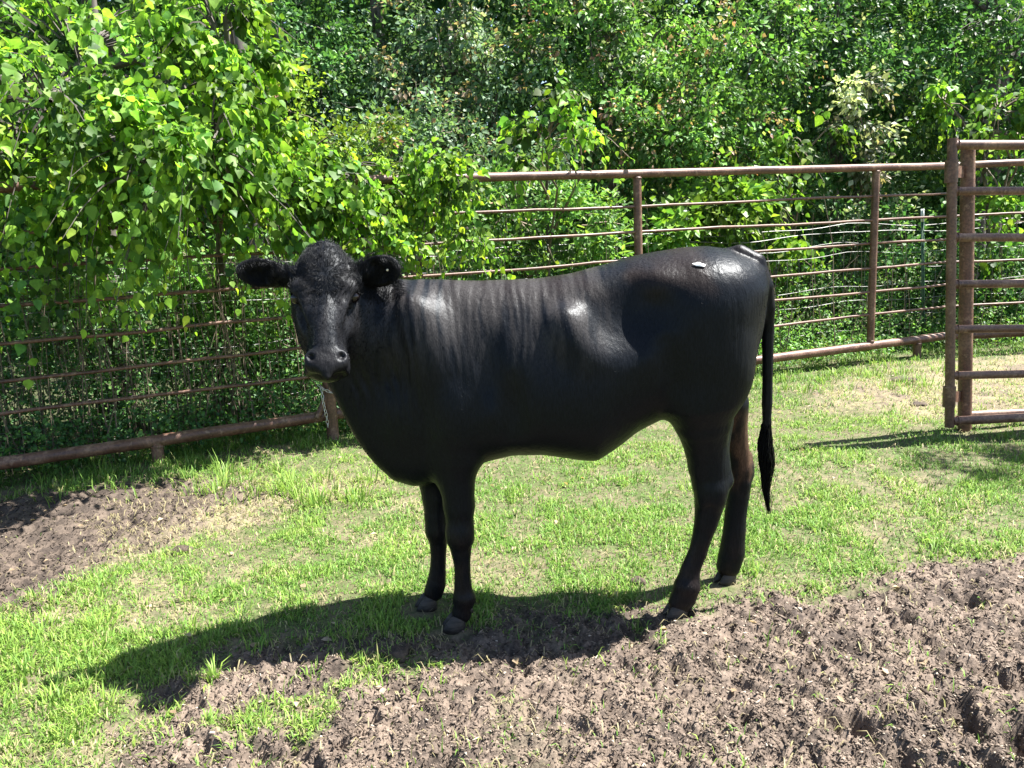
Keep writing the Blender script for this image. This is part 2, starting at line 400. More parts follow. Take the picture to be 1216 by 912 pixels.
    x = np.concatenate(tx); y = np.concatenate(ty); az = np.concatenate(tn); hh = np.concatenate(th); n = len(x)
    dm = masks(x, y)[0]; k = (dm < .5) | (rng.random(n) < .35); k |= np.arange(n) < 26
    x, y, az, hh = x[k], y[k], az[k], hh[k]; n = len(x)
    c = lerp(green, lime, rng.random((n, 1)))*(.8+.4*rng.random((n, 1)))
    V, Q, T, C = blades(x, y, height(x, y, None, False)-.005, hh*(.6+.7*rng.random(n)), .003+.0025*rng.random(n)+.0004*y, .2+.9*rng.random(n), c, az)
    o = link('grass_tufts', mesh_np('grass_tufts', V, [Q, T], C, False, M_GRASS)); tag(o, 'longer bright green grass tufts at the near left and the fence foot', 'grass', kind='stuff')
    # dead straw lying flat
    n = 72000; x, y = sample_ground(n, 1.6, 8.5, 1.3)
    dirt, d3, d4, d5, pat = masks(x, y)
    k = rng.random(n) < np.clip(.12+.4*pat+.7*d3+.5*d4-.09*dirt+.05*d5, .035, 1)*np.where(y-fence_y(x) > .3, 0, 1)
    x, y = x[k], y[k]; n = len(x)
    V, Q, T, C = blades(x, y, height(x, y, None, False)+.004, .02+.05*rng.random(n), .002+.0022*rng.random(n)+.0003*y, 1.25+.25*rng.random(n), straw*(.38+.5*rng.random((n, 1))))
    o = link('dead_grass', mesh_np('dead_grass', V, [Q, T], C, False, M_GRASS)); tag(o, 'dry straw and dead grass lying flat over the turf', 'straw', kind='stuff')
build_grass()

def build_bits():
    """clods and trodden shreds on bare dirt"""
    n = 205000; x, y = sample_ground(n, 1.65, 5.6, 1.85)
    dirt, d3, d4, d5, pat = masks(x, y)
    k = rng.random(n) < np.clip(dirt*.95+.3*d3+.22*d4+.5*d5+.12*pat, .02, 1)
    x, y = x[k], y[k]; n = len(x)
    base = np.array([[1, 0, 0], [-.5, .8, 0], [-.5, -.8, 0], [0, 0, 1.1], [-.1, .1, -.9]])
    F = np.array([[0, 1, 3], [1, 2, 3], [2, 0, 3], [1, 0, 4], [2, 1, 4], [0, 2, 4]])
    L = (.0026+.0056*rng.random(n)**2.4)[:, None]*np.where(rng.random((n, 1)) < .012, 1.9, 1)
    S = L*np.stack([1+1.7*rng.random(n)**1.5, .40+.35*rng.random(n), .4+.4*rng.random(n)], 1)
    P = base[None]*(1+.5*(rng.random((n, 5, 3))-.5))*S[:, None]
    a = rng.random(n)*2*pi*1; t = (rng.random(n)-.5)*1.2
    ca, sa, ct, st = np.cos(a), np.sin(a), np.cos(t), np.sin(t)
    x1 = P[..., 0]*ct[:, None]+P[..., 2]*st[:, None]; z1 = -P[..., 0]*st[:, None]+P[..., 2]*ct[:, None]
    X = x1*ca[:, None]-P[..., 1]*sa[:, None]; Yy = x1*sa[:, None]+P[..., 1]*ca[:, None]
    zc = height(x, y)+S[:, 2]*.35
    V = np.stack([X+x[:, None], Yy+y[:, None], z1+zc[:, None]], -1).reshape(-1, 3)
    T = (F[None]+np.arange(n)[:, None, None]*5).reshape(-1, 3)
    r = rng.random((n, 1)); c = lerp(np.array([.060, .045, .035]), np.array([.200, .158, .124]), r**1.5)
    c = np.where(rng.random((n, 1)) < .03, np.array([.34, .29, .23])*(.8+.4*r), c)
    c = c*(1-.55*soft_poly(x, y, DIRT2, .16, 21))[:, None]  # clods on the left patch take the same painted tree shade
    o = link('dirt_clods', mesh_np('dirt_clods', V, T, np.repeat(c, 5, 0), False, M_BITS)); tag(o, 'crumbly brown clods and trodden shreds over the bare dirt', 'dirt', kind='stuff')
build_bits()

# dung pats
def make_pat(px, py, r, label):
    p = G(px, py); z = float(hz(p[0], p[1])[0])
    k = 20; V = []; 
    for i, (f, h) in enumerate([(1, -.01), (.95, .008), (.75, .02), (.45, .018), (.2, .024)]):
        for j in range(k):
            a = j/k*2*pi; q = r*f*(1+.22*sin(a*3+px)+.12*sin(a*7+py)+.1*rng.random())
            V.append((q*cos(a), q*sin(a)*.8, h+.008*rng.random()))
    V.append((0, 0, .022)); F = [[i*k+j, i*k+(j+1) % k, (i+1)*k+(j+1) % k, (i+1)*k+j] for i in range(4) for j in range(k)]
    T = [[4*k+j, 4*k+(j+1) % k, 5*k] for j in range(k)]
    me = mesh_np('dung_pat', np.array(V), [np.array(F), np.array(T)], None, False, M_DUNG)
    o = link('dung_pat', me, None, (p[0], p[1], z)); tag(o, label, 'dung', 'old dung pats on the grass')
M_DUNG = mat_simple('dry_dung', (.02, .015, .011), (.085, .062, .045), scale=40, rough=.9, bump=.9, dist=.01)
make_pat(1072, 452, .10, 'dark dung pat on the dry patch left of the gate post')
make_pat(1090, 480, .055, 'small dark dung pat just left of the gate foot')
make_pat(215, 653, .045, 'small dark dung pat on the grass at the left')
make_pat(470, 782, .05, 'reddish dung pat in front of the front hooves')
make_pat(757, 692, .03, 'small dark dung pat on the grass just left of the hind hooves')

# ------------------------------------------------------------------ THE COW
# one continuous body: a distance field of swept sections and round cones, meshed on a fine grid
CY = 3.0
class Field:
    def __init__(s, lo, hi, h):
        s.lo = np.array(lo, float); s.h = h; s.n = np.ceil((np.array(hi)-s.lo)/h).astype(int)+1
        s.ax = [(s.lo[i]+h*np.arange(s.n[i])).astype(np.float32) for i in range(3)]
        s.f = np.full(s.n, .25, np.float32)
    def win(s, lo, hi):
        i0 = np.clip(np.floor((np.array(lo)-s.lo)/s.h).astype(int), 0, s.n-1); i1 = np.clip(np.ceil((np.array(hi)-s.lo)/s.h).astype(int)+1, 1, s.n)
        sl = tuple(slice(a, b) for a, b in zip(i0, i1))
        return sl, s.ax[0][sl[0]][:, None, None], s.ax[1][sl[1]][None, :, None], s.ax[2][sl[2]][None, None, :]
    def add(s, sl, d, k):
        f = s.f[sl]; hh = np.maximum(k-np.abs(f-d), 0)/k; s.f[sl] = np.minimum(f, d)-hh*hh*k*.25
    def cut(s, sl, d, k):
        f = s.f[sl]; d = -d; hh = np.maximum(k-np.abs(f-d), 0)/k; s.f[sl] = np.maximum(f, d)+hh*hh*k*.25
    def cone(s, a, b, ra, rb, k=.03, ys=1., cut=False):
        a = np.array(a, float); b = np.array(b, float); r = max(ra, rb)+k+.02
        sl, X, Y, Z = s.win(np.minimum(a, b)-r, np.maximum(a, b)+r)
        d = b-a; d2 = d[0]**2+d[1]**2*ys*ys+d[2]**2+1e-9
        t = np.clip(((X-a[0])*d[0]+(Y-a[1])*d[1]*ys*ys+(Z-a[2])*d[2])/d2, 0, 1)
        q = np.sqrt((X-a[0]-t*d[0])**2+((Y-a[1]-t*d[1])*ys)**2+(Z-a[2]-t*d[2])**2)-(ra+(rb-ra)*t)
        (s.cut if cut else s.add)(sl, q, k)
    def ell(s, c, r, k=.03, ax=None, cut=False):
        c = np.array(c, float); r = np.array(r, float); R = r.max()+k+.02
        sl, X, Y, Z = s.win(c-R, c+R)
        X = X-c[0]; Y = Y-c[1]; Z = Z-c[2]
        A = np.eye(3) if ax is None else np.array(ax)
        p = [X*A[i][0]+Y*A[i][1]+Z*A[i][2] for i in range(3)]
        k0 = np.sqrt((p[0]/r[0])**2+(p[1]/r[1])**2+(p[2]/r[2])**2)
        k1 = np.sqrt((p[0]/r[0]**2)**2+(p[1]/r[1]**2)**2+(p[2]/r[2]**2)**2)+1e-6
        (s.cut if cut else s.add)(sl, k0*(k0-1)/k1, k)
    def chain(s, pts, k=.02, ys=1.):
        P = np.array([p for p, _ in pts], float); R = max(r for _, r in pts)+k+.02
        sl, X, Y, Z = s.win(P.min(0)-R, P.max(0)+R); best = None
        for (a, ra), (b, rb) in zip(pts[:-1], pts[1:]):
            a = np.array(a, float); d = np.array(b, float)-a; d2 = d[0]**2+d[1]**2*ys*ys+d[2]**2+1e-9
            t = np.clip(((X-a[0])*d[0]+(Y-a[1])*d[1]*ys*ys+(Z-a[2])*d[2])/d2, 0, 1)
            q = np.sqrt((X-a[0]-t*d[0])**2+((Y-a[1]-t*d[1])*ys)**2+(Z-a[2]-t*d[2])**2)-(ra+(rb-ra)*t)
            if best is None: best = q
            else:
                kk = .008; hh = np.maximum(kk-np.abs(best-q), 0)/kk; best = np.minimum(best, q)-hh*hh*kk*.10
        s.add(sl, best, k)
    def mesh(s):
        f = s.f; n = s.n; sg = f < 0
        c = np.zeros((n[0]-1, n[1]-1, n[2]-1), np.int8)
        for a in (0, 1):
            for b in (0, 1):
                for e in (0, 1): c += sg[a:n[0]-1+a, b:n[1]-1+b, e:n[2]-1+e]
        act = (c > 0) & (c < 8); idx = np.argwhere(act); ids = -np.ones(act.shape, np.int64); ids[act] = np.arange(len(idx))
        acc = np.zeros((len(idx), 3)); cnt = np.zeros(len(idx))
        cor = [(a, b, e) for a in (0, 1) for b in (0, 1) for e in (0, 1)]
        val = {q: f[idx[:, 0]+q[0], idx[:, 1]+q[1], idx[:, 2]+q[2]] for q in cor}
        for p in cor:
            for ax_ in range(3):
                if p[ax_] == 0:
                    q = list(p); q[ax_] = 1; q = tuple(q); va, vb = val[p], val[q]; m = (va < 0) != (vb < 0)
                    t = np.where(m, va/np.where(m, va-vb, 1), 0)
                    pos = np.array(p, float)[None]+np.eye(3)[ax_][None]*t[:, None]
                    acc[m] += pos[m]; cnt[m] += 1
        V = s.lo+s.h*(idx+acc/cnt[:, None]); Q = []
        for ax_ in range(3):
            o = [i for i in range(3) if i != ax_]
            lo = [slice(None)]*3; hi = [slice(None)]*3; lo[ax_] = slice(0, -1); hi[ax_] = slice(1, None)
            e = sg[tuple(lo)] != sg[tuple(hi)]; E = np.argwhere(e)
            E = E[(E[:, o[0]] > 0) & (E[:, o[1]] > 0) & (E[:, o[0]] < n[o[0]]-1) & (E[:, o[1]] < n[o[1]]-1)]
            def cell(da, db):
                c_ = E.copy(); c_[:, o[0]] += da; c_[:, o[1]] += db; return ids[c_[:, 0], c_[:, 1], c_[:, 2]]
            q = np.stack([cell(-1, -1), cell(0, -1), cell(0, 0), cell(-1, 0)], 1)
            ins = sg[E[:, 0], E[:, 1], E[:, 2]]; flip = ins if ax_ != 1 else ~ins
            q[~flip] = q[~flip][:, ::-1]; Q.append(q)
        return V, np.concatenate(Q)

F = Field((-1.02, 2.50, -.02), (1.04, 3.36, 1.50), .0062)

# --- barrel, neck, rump: vertical sections (photo x, top y, bottom y, half width m, centre y m, skew)
BAR = np.array([
    (397, 392, 448, .050, 2.87, 0), (402, 362, 462, .072, 2.88, 0), (412, 343, 492, .092, 2.90, 0), (424, 337, 520, .105, 2.925, 0), (440, 335, 545, .122, 2.95, 0),
    (460, 333, 567, .140, 2.975, .05), (485, 332, 575, .165, 2.99, .1), (510, 331, 571, .19, 3.0, .15), (540, 332, 560, .212, 3.0, .2),
    (570, 333, 545, .232, 3.0, .22), (605, 332, 536, .25, 3.0, .22), (640, 331, 535, .268, 3.0, .2), (680, 325, 541, .278, 3.0, .16), (702, 319, 543, .277, 3.0, .12),
    (722, 314, 531, .268, 3.0, .06), (750, 305, 511, .252, 3.0, 0), (780, 299, 496, .245, 3.0, -.05), (810, 294, 490, .25, 3.0, -.1), (840, 292, 486, .245, 3.0, -.12),
    (862, 295, 470, .225, 3.0, -.12), (878, 301, 450, .188, 3.0, -.1), (890, 311, 425, .15, 3.0, -.05), (899, 325, 400, .105, 3.0, 0), (905, 342, 378, .05, 3.0, 0)])
tp = np.array([U(a, b, CY) for a, b in BAR[:, [0, 1]]]); bt = np.array([U(a, b, CY) for a, b in BAR[:, [0, 2]]])
bx = (tp[:, 0]+bt[:, 0])/2
sl, X, Y, Z = F.win((-.75, 2.55, .3), (1.0, 3.36, 1.5))
xi = F.ax[0][sl[0]]
def ip(v):
    # smooth interpolation of the section table
    s = np.interp(xi, bx, v, left=v[0], right=v[-1]); k = 7; ker = np.hanning(k+2)[1:-1]; ker /= ker.sum()
    p = np.pad(s, k//2, mode='edge'); return np.convolve(p, ker, 'valid')[:, None, None].astype(np.float32)
zt, zb, ww, cy_, sk = ip(tp[:, 2]), ip(bt[:, 2]), ip(BAR[:, 3]), ip(BAR[:, 4]), ip(BAR[:, 5])
zc = (zt+zb)/2; hh = (zt-zb)/2; t = (Z-zc)/hh
wf = ww*(1-sk*np.clip(t, -1.2, 1.2))
e = 2.25
q = (np.abs((Y-cy_)/wf)**e+np.abs(t)**e)**(1/e)
d = (q-1)*np.minimum(ww, hh)*.9
endd = np.maximum(bx[0]-X, X-bx[-1])
d = np.maximum(d, endd)
F.add(sl, d.astype(np.float32), .02)

def UC(px, py, Y, dx=0): return U(px, py, Y)
# shoulder, ribs, hip and muscle masses on the near and the far side
for sgn in (-1, 1):
    base_ = lambda px, py, v: UC(px, py, CY)+np.array([0, sgn*v, 0])
    F.ell(base_(515, 415, .138), (.085, .075, .21), .08, ax=[(.96, 0, .28), (0, 1, 0), (-.28, 0, .96)])
    base = lambda px, py, v: UC(px, py, CY)+np.array([0, sgn*v, 0])
    F.ell(base(492, 480, .105), (.085, .07, .10), .07)                 # point of shoulder
    F.ell(base(545, 480, .158), (.070, .07, .12), .05); F.ell(base(556, 528, .135), (.035, .045, .05), .04)                 # triceps
    F.ell(base(680, 395, .205), (.075, .058, .12), .06, [(.8, 0, .6), (0, 1, 0), (-.6, 0, .8)])                 # last ribs
    F.ell(base(772, 340, .158), (.045, .045, .035), .07); F.ell(base(835, 345, .125), (.18, .085, .075), .08)               # hook bone
    F.ell(base(888, 330, .075), (.040, .04, .045), .06)                # pin bone
    F.ell(base(828, 378, .135), (.14, .105, .16), .08)                 # rump muscle
    F.ell(base(836, 430, .155), (.135, .10, .165), .06)                # thigh
    F.ell(base(735, 358, .286), (.12, .09, .11), .10, cut=True)     # hollow of the flank
    F.ell(base(608, 470, .300), (.035, .06, .13), .06, cut=True)        # behind the elbow
    F.ell(base(580, 405, .275), (.03, .055, .16), .06, cut=True); F.cone(base(772, 400, .272), base(792, 478, .245), .02, .02, .05, cut=True)        # behind the shoulder blade

# --- legs. the four feet stand where the photo shows them
FEET = {}
def foot(px, py):
    p = G(px, py); z = float(hz(p[0], p[1])[0]); p = G(px, py, z); return p
def leg(rows, Y0, Y1, k=.022, ys=1.0):
    """rows: (photo x left, photo x right, photo y); depth runs Y0 (top) to Y1 (foot)"""
    out = []; n = len(rows)
    y0, y1 = rows[0][2], rows[-1][2]
    for a, b, y in rows:
        Y = lerp(Y0, Y1, (y-y0)/(y1-y0)); p = U((a+b)/2, y, Y); q0 = U(a, y, Y); q1 = U(b, y, Y); out.append((p, abs(q1[0]-q0[0])/2*.95))
    F.chain(out, k, ys); return out
nf = foot(541, 746); ff = foot(508, 721); nh = foot(803, 731); fh = foot(862, 690)
ZN = {k_: float(v[2]) for k_, v in dict(nf=nf, ff=ff, nh=nh, fh=fh).items()}
# near front
leg([(505, 568, 505), (512, 568, 540), (521, 565, 575), (526, 564, 600)], CY-.115, nf[1]+.005, .04)
leg([(526, 564, 600), (529, 563, 622), (530, 563, 640), (535, 560, 655), (539, 559, 672), (539, 560, 692), (538, 563, 708), (538, 562, 718), (536, 561, 728)], nf[1]+.005, nf[1], .012, 1.05)
F.ell(U(546, 634, nf[1]-.005), (.046, .042, .045), .025)
F.ell(U(553, 711, nf[1]), (.036, .036, .026), .02)
# far front
leg([(492, 545, 520), (496, 540, 560), (500, 535, 590), (504, 531, 614)], CY+.10, ff[1]+.005, .04)
leg([(504, 531, 614), (508, 532, 632), (510, 531, 648), (511, 530, 665), (509, 530, 682), (506, 530, 693), (503, 527, 703)], ff[1]+.005, ff[1], .012, 1.05)
F.ell(U(519, 630, ff[1]), (.042, .038, .042), .025)
# near hind
leg([(786, 878, 475), (798, 871, 498), (811, 865, 529), (817, 866, 553)], CY-.13, nh[1]+.01, .05, 1.15)
leg([(817, 866, 553), (821, 868, 575), (824, 863, 593), (824, 853, 621), (821, 845, 640), (817, 840, 656), (808, 832, 676), (800, 832, 696), (796, 828, 708), (793, 823, 716)], nh[1]+.01, nh[1], .014, 1.15)
F.cone(U(857, 545, nh[1]+.01), U(863, 570, nh[1]+.01), .018, .025, .022)     # point of the hock and its tendon
F.cone(U(862, 500, nh[1]+.03), U(857, 548, nh[1]+.01), .028, .014, .03)
F.ell(U(845, 588, nh[1]-.02), (.045, .032, .05), .03)
F.ell(U(816, 696, nh[1]), (.040, .038, .03), .02)
F.cone(U(843, 605, nh[1]-.048), U(828, 672, nh[1]-.046), .010, .010, .022, cut=True)
# far hind
leg([(840, 890, 480), (850, 888, 510), (858, 890, 535), (862, 893, 556)], CY+.12, fh[1]-.01, .05, 1.1)
leg([(862, 893, 556), (864, 893, 572), (862, 890, 590), (860, 887, 610), (858, 886, 630), (855, 885, 648), (852, 883, 662), (850, 880, 672)], fh[1]-.01, fh[1], .014, 1.12)
F.cone(U(889, 540, fh[1]), U(889, 562, fh[1]), .014, .022, .025)
F.ell(U(871, 656, fh[1]), (.040, .038, .03), .02)

# --- head, turned to face the camera. local frame: a down the face, s to the photo's right, n out of the forehead
HP = U(384, 295, 2.84); HM = U(388, 436, 2.62)
a_ = unit(HM-HP); n_ = np.array([.18, -1, 0.]); n_ = unit(n_-a_*(n_@a_)); s_ = np.cross(n_, a_); s_ = s_ if s_[0] > 0 else -s_
HL = np.linalg.norm(HM-HP)
def H(u, s=0., n=0.): return HP+a_*HL*u+s_*s+n_*n
#        u    halfwidth depthfront depthback
HD = np.array([(-.03, .045, -.03, -.085), (.0, .072, -.010, -.13), (.08, .094, .002, -.17), (.18, .102, .008, -.20), (.28, .104, .010, -.225), (.38, .103, .006, -.24), (.48, .094, .003, -.24), (.58, .080, .003, -.22),
               (.68, .067, .004, -.185), (.77, .060, .006, -.155), (.85, .066, .008, -.125), (.92, .071, .010, -.110), (.97, .073, .007, -.100), (1.01, .066, -.002, -.088)])
lo = HP-.33; hi = HM+.3
sl, X, Y, Z = F.win((HP[0]-.16, 2.5, .84), (HP[0]+.18, 3.15, 1.5))
X0, Y0, Z0 = X-HP[0], Y-HP[1], Z-HP[2]
ua = (X0*a_[0]+Y0*a_[1]+Z0*a_[2])/HL; us = X0*s_[0]+Y0*s_[1]+Z0*s_[2]; un = X0*n_[0]+Y0*n_[1]+Z0*n_[2]
tt = np.linspace(-.1, 1.1, 400)
def sm(v):
    q = np.interp(tt, HD[:, 0], v); ker = np.hanning(23); ker /= ker.sum(); q = np.convolve(np.pad(q, 11, mode='edge'), ker, 'valid'); return np.interp(ua, tt, q).astype(np.float32)
hw, nf_, nb_ = sm(HD[:, 1]), sm(HD[:, 2]), sm(HD[:, 3])
nc = (nf_+nb_)/2; nh_ = (nf_-nb_)/2; e = 2.5
tn_ = (un-nc)/nh_
wn = hw*(1-.10*np.clip(tn_, -1, 1)*smooth(.35, .6, ua))
q = (np.abs(us/wn)**e+np.abs(tn_)**e)**(1/e)
d = np.maximum((q-1)*np.minimum(hw, nh_)*.9, np.maximum((-.035-ua)*HL, (ua-1.015)*HL))
F.add(sl, d.astype(np.float32), .035)
hax = [s_, a_, n_]
F.ell(H(-.01, 0, -.045), (.045, .045, .04), .04, hax)            # poll
F.ell(H(.19, 0, -.01), (.06, .07, .024), .03, hax)
for sg_ in (-1, 1):
    F.ell(H(.325, sg_*.082, -.020), (.030, .034, .026), .025, hax)     # brow
    F.ell(H(.50, sg_*.060, -.05), (.034, .085, .05), .03, hax)         # cheek bone
    F.ell(H(.52, sg_*.066, -.15), (.028, .09, .06), .035, hax)         # jaw muscle
    F.ell(H(.385, sg_*.099, -.038), (.017, .020, .020), .012, hax, cut=True)   # eye socket
    F.ell(H(.62, sg_*.080, -.035), (.022, .07, .022), .03, hax, cut=True)     # hollow beside the nose
    F.ell(H(.925, sg_*.045, -.002), (.024, .026, .020), .016, hax)     # nostril rim
    F.ell(H(.935, sg_*.045, .016), (.013, .019, .018), .007, [unit(s_+sg_*.5*a_), unit(a_-sg_*.5*s_), n_], cut=True)
F.ell(H(.78, 0, .002), (.034, .14, .014), .02, hax)               # bridge of the nose
F.ell(H(.985, 0, -.004), (.062, .022, .018), .02, hax)
F.ell(H(1.02, 0, -.062), (.040, .014, .030), .02, hax)            # chin
# throat joins the head to the neck
F.cone(H(.30, 0, -.16), UC(440, 400, 2.95), .095, .13, .07)
F.cone(H(.12, 0, -.13), UC(450, 375, 2.97), .075, .115, .06)
# --- ears
def ear(root, tip, wid, facing, k=.02):
    root, tip = np.array(root), np.array(tip); c = (root+tip)/2; L = np.linalg.norm(tip-root); la = (tip-root)/L
    fn = unit(np.array(facing)-la*(np.array(facing)@la)); wa = np.cross(la, fn)
    F.ell(c+la*.012, (L*.50, wid, .018), k, [la, wa, fn])
    F.ell(c+la*.010+fn*.019, (L*.42, wid*.80, .021), .008, [la, wa, fn], cut=True)
    F.cone(root-la*.04, root+la*.035, .035, .027, .03)
    return c+la*.01+fn*.002, la, wa, fn
EL = ear(U(346, 328, 2.84), U(284, 321, 2.80), .049, (.12, -1, -.12))
ER = ear(U(423, 327, 2.86), U(472, 318, 2.85), .056, (-.10, -1, -.18))
# --- tail: dock and shaft
TAIL = [(U(855, 303, CY-.01), .018), (U(878, 300, CY-.03), .028), (U(898, 312, CY-.05), .033), (U(909, 340, CY-.05), .028), (U(912.5, 365, CY-.04), .024), (U(912, 390, CY-.02), .021), (U(911.5, 440, CY-.02), .019), (U(911, 480, CY-.02), .018), (U(910, 508, CY-.02), .014)]
F.chain(TAIL[:4], .008); F.chain(TAIL[3:], .003)
V, Q = F.mesh()
# keep normals from the field for displacement
def field_normals(V):
    g = []; p = (V-F.lo)/F.h; i = np.clip(np.round(p).astype(int), 1, F.n-2)
    for a in range(3):
        ip_ = i.copy(); im = i.copy(); ip_[:, a] += 1; im[:, a] -= 1
        g.append(F.f[ip_[:, 0], ip_[:, 1], ip_[:, 2]]-F.f[im[:, 0], im[:, 1], im[:, 2]])
    return unit(np.stack(g, 1))
NV = field_normals(V)
px, py = toPx(V)
near = smooth(CY+.02, CY-.05, V[:, 1])
# skin folds of the neck, faint ribs, coat unevenness
hd = np.linalg.norm(V-H(.45, 0, -.1), axis=1)
nofc = smooth(.20, .27, hd)
wv = 5.5*fbm(V[:, 0]*9, V[:, 2]*3.5, 201, 3)
fold = np.sin((V[:, 0]+.10*(V[:, 2]-1.1))*2*pi/.036+wv*2.2)
mk = (.35+.65*smooth(.35, .65, fbm(V[:, 0]*7, V[:, 2]*5, 209, 2)))*smooth(408, 425, px)*smooth(525, 465, px)*smooth(520, 455, py)*smooth(328, 350, py)*near*nofc
mk2 = smooth(500, 540, px)*smooth(690, 620, px)*smooth(470, 420, py)*smooth(330, 345, py)*near
dsp = (.0022+.0042*vnoise(V[:, 0]*17, V[:, 2]*3, 207))*(np.abs(fold)**.8*np.sign(fold))*mk + .0009*np.sin((V[:, 0]+.05*V[:, 2])*2*pi/.034+wv*3)*mk2
dsp += .003*(fbm(V[:, 0]*14+V[:, 1]*5, V[:, 2]*9, 211, 3)-.5)*smooth(650, 600, py)
hm = smooth(.26, .18, np.linalg.norm(V-H(.2, 0, 0), axis=1))
dsp += .0045*(fbm((V-HP)@s_*38+3*fbm((V-HP)@a_*20, V[:, 1]*8, 5), (V-HP)@a_*22, 221, 3)-.5)*hm
mz = smooth(.080, .050, np.linalg.norm(V-H(.98, 0, -.02), axis=1))
dsp += .0016*(np.abs(vnoise(V[:, 0]*150, V[:, 2]*150, 231)-.5)*2-.5)*mz
V = V+NV*dsp[:, None]
V = V-0
# coat colour: black, browner on the far hind leg, shins and loin
c = np.tile(np.array([.0045, .0054, .0074]), (len(V), 1))
br = .8*smooth(860, 866, px)*smooth(3.0, 3.08, V[:, 1])*smooth(595, 560, py)*smooth(480, 500, py)*smooth(.35, .6, fbm(V[:, 0]*18, V[:, 2]*9, 241, 3))
c = lerp(c, np.array([.080, .046, .031]), br[:, None])
c = lerp(c, np.array([.022, .014, .011]), (.6*smooth(600, 680, py)*vnoise(V[:, 0]*40, V[:, 2]*30, 251))[:, None])
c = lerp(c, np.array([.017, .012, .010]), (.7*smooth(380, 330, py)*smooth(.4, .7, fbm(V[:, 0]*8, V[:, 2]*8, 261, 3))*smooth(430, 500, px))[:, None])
sunlit = smooth(470, 350, py)*smooth(745, 690, px)*smooth(.30, .62, fbm(V[:, 0]*48+2*fbm(V[:, 0]*6, V[:, 2]*6, 265, 2), V[:, 2]*7, 263, 4))*(1-.6*smooth(.28, .2, hd))
c = lerp(c, np.array([.034, .031, .030]), (.85*sunlit)[:, None])  # paler streaks paint the sunlit sheen on upper neck, shoulder and ribs
c = lerp(c, np.array([.004, .0035, .0035]), (smooth(.085, .05, np.linalg.norm((V-EL[0])*[1, .6, 1], axis=1))*smooth(.1, .3, NV@EL[3]))[:, None])
c = lerp(c, np.array([.004, .0035, .0035]), (smooth(.075, .045, np.linalg.norm((V-ER[0])*[1, .6, 1], axis=1))*smooth(.1, .3, NV@ER[3]))[:, None])
c = lerp(c, np.array([.008, .0075, .008]), mz[:, None]*.8)

def mat_coat():
    m, t = new_mat('black_cattle_coat'); L = t.links
    a = N(t, 'ShaderNodeAttribute', attribute_name='tint')
    tc = N(t, 'ShaderNodeTexCoord')
    def nz(scale, st, det=4):
        mp = N(t, 'ShaderNodeMapping'); mp.inputs['Scale'].default_value = st
        n = N(t, 'ShaderNodeTexNoise'); n.inputs['Scale'].default_value = scale; n.inputs['Detail'].default_value = det
        L.new(tc.outputs['Object'], mp.inputs[0]); L.new(mp.outputs[0], n.inputs['Vector']); return n
    n1 = nz(300, (1, 1, .16)); n2 = nz(70, (1, 1, .10), 6); n3 = nz(5, (1, 1, 1))
    r = ramp(t, [(.3, (.6,)*3), (.7, (1.6,)*3)]); L.new(n1.outputs['Fac'], r.inputs[0])
    mx = N(t, 'ShaderNodeMix', data_type='RGBA', blend_type='MULTIPLY'); mx.inputs[0].default_value = 1
    L.new(a.outputs['Color'], mx.inputs[6]); L.new(r.outputs[0], mx.inputs[7])
    b = N(t, 'ShaderNodeBsdfPrincipled'); pset(b, spec=.5, sheen=.0, ior=1.22); b.inputs['Sheen Roughness'].default_value = .45
    b.inputs['Specular Tint'].default_value = (.86, .93, 1, 1)
    L.new(mx.outputs[2], b.inputs['Base Color'])
    rr = ramp(t, [(.3, (.35,)*3), (.7, (.47,)*3)]); L.new(n3.outputs['Fac'], rr.inputs[0]); L.new(rr.outputs[0], b.inputs['Roughness'])
    bp = N(t, 'ShaderNodeBump'); bp.inputs['Strength'].default_value = .4; bp.inputs['Distance'].default_value = .0016; L.new(n1.outputs['Fac'], bp.inputs['Height'])
    b2 = N(t, 'ShaderNodeBump'); b2.inputs['Strength'].default_value = .45; b2.inputs['Distance'].default_value = .0055; L.new(n2.outputs['Fac'], b2.inputs['Height'])
    L.new(b2.outputs[0], bp.inputs['Normal']); L.new(bp.outputs[0], b.inputs['Normal'])
    o = N(t, 'ShaderNodeOutputMaterial'); L.new(b.outputs[0], o.inputs[0]); return m
M_COAT = mat_coat()
ORG = np.array([(nf[0]+nh[0])/2, CY, 0])
cow = empty('cow', tuple(ORG), 'black polled cow standing side-on in the pen with its head turned to the camera', 'cow')
body = link('body', mesh_np('body', V-ORG, Q, c, True, M_COAT), cow)

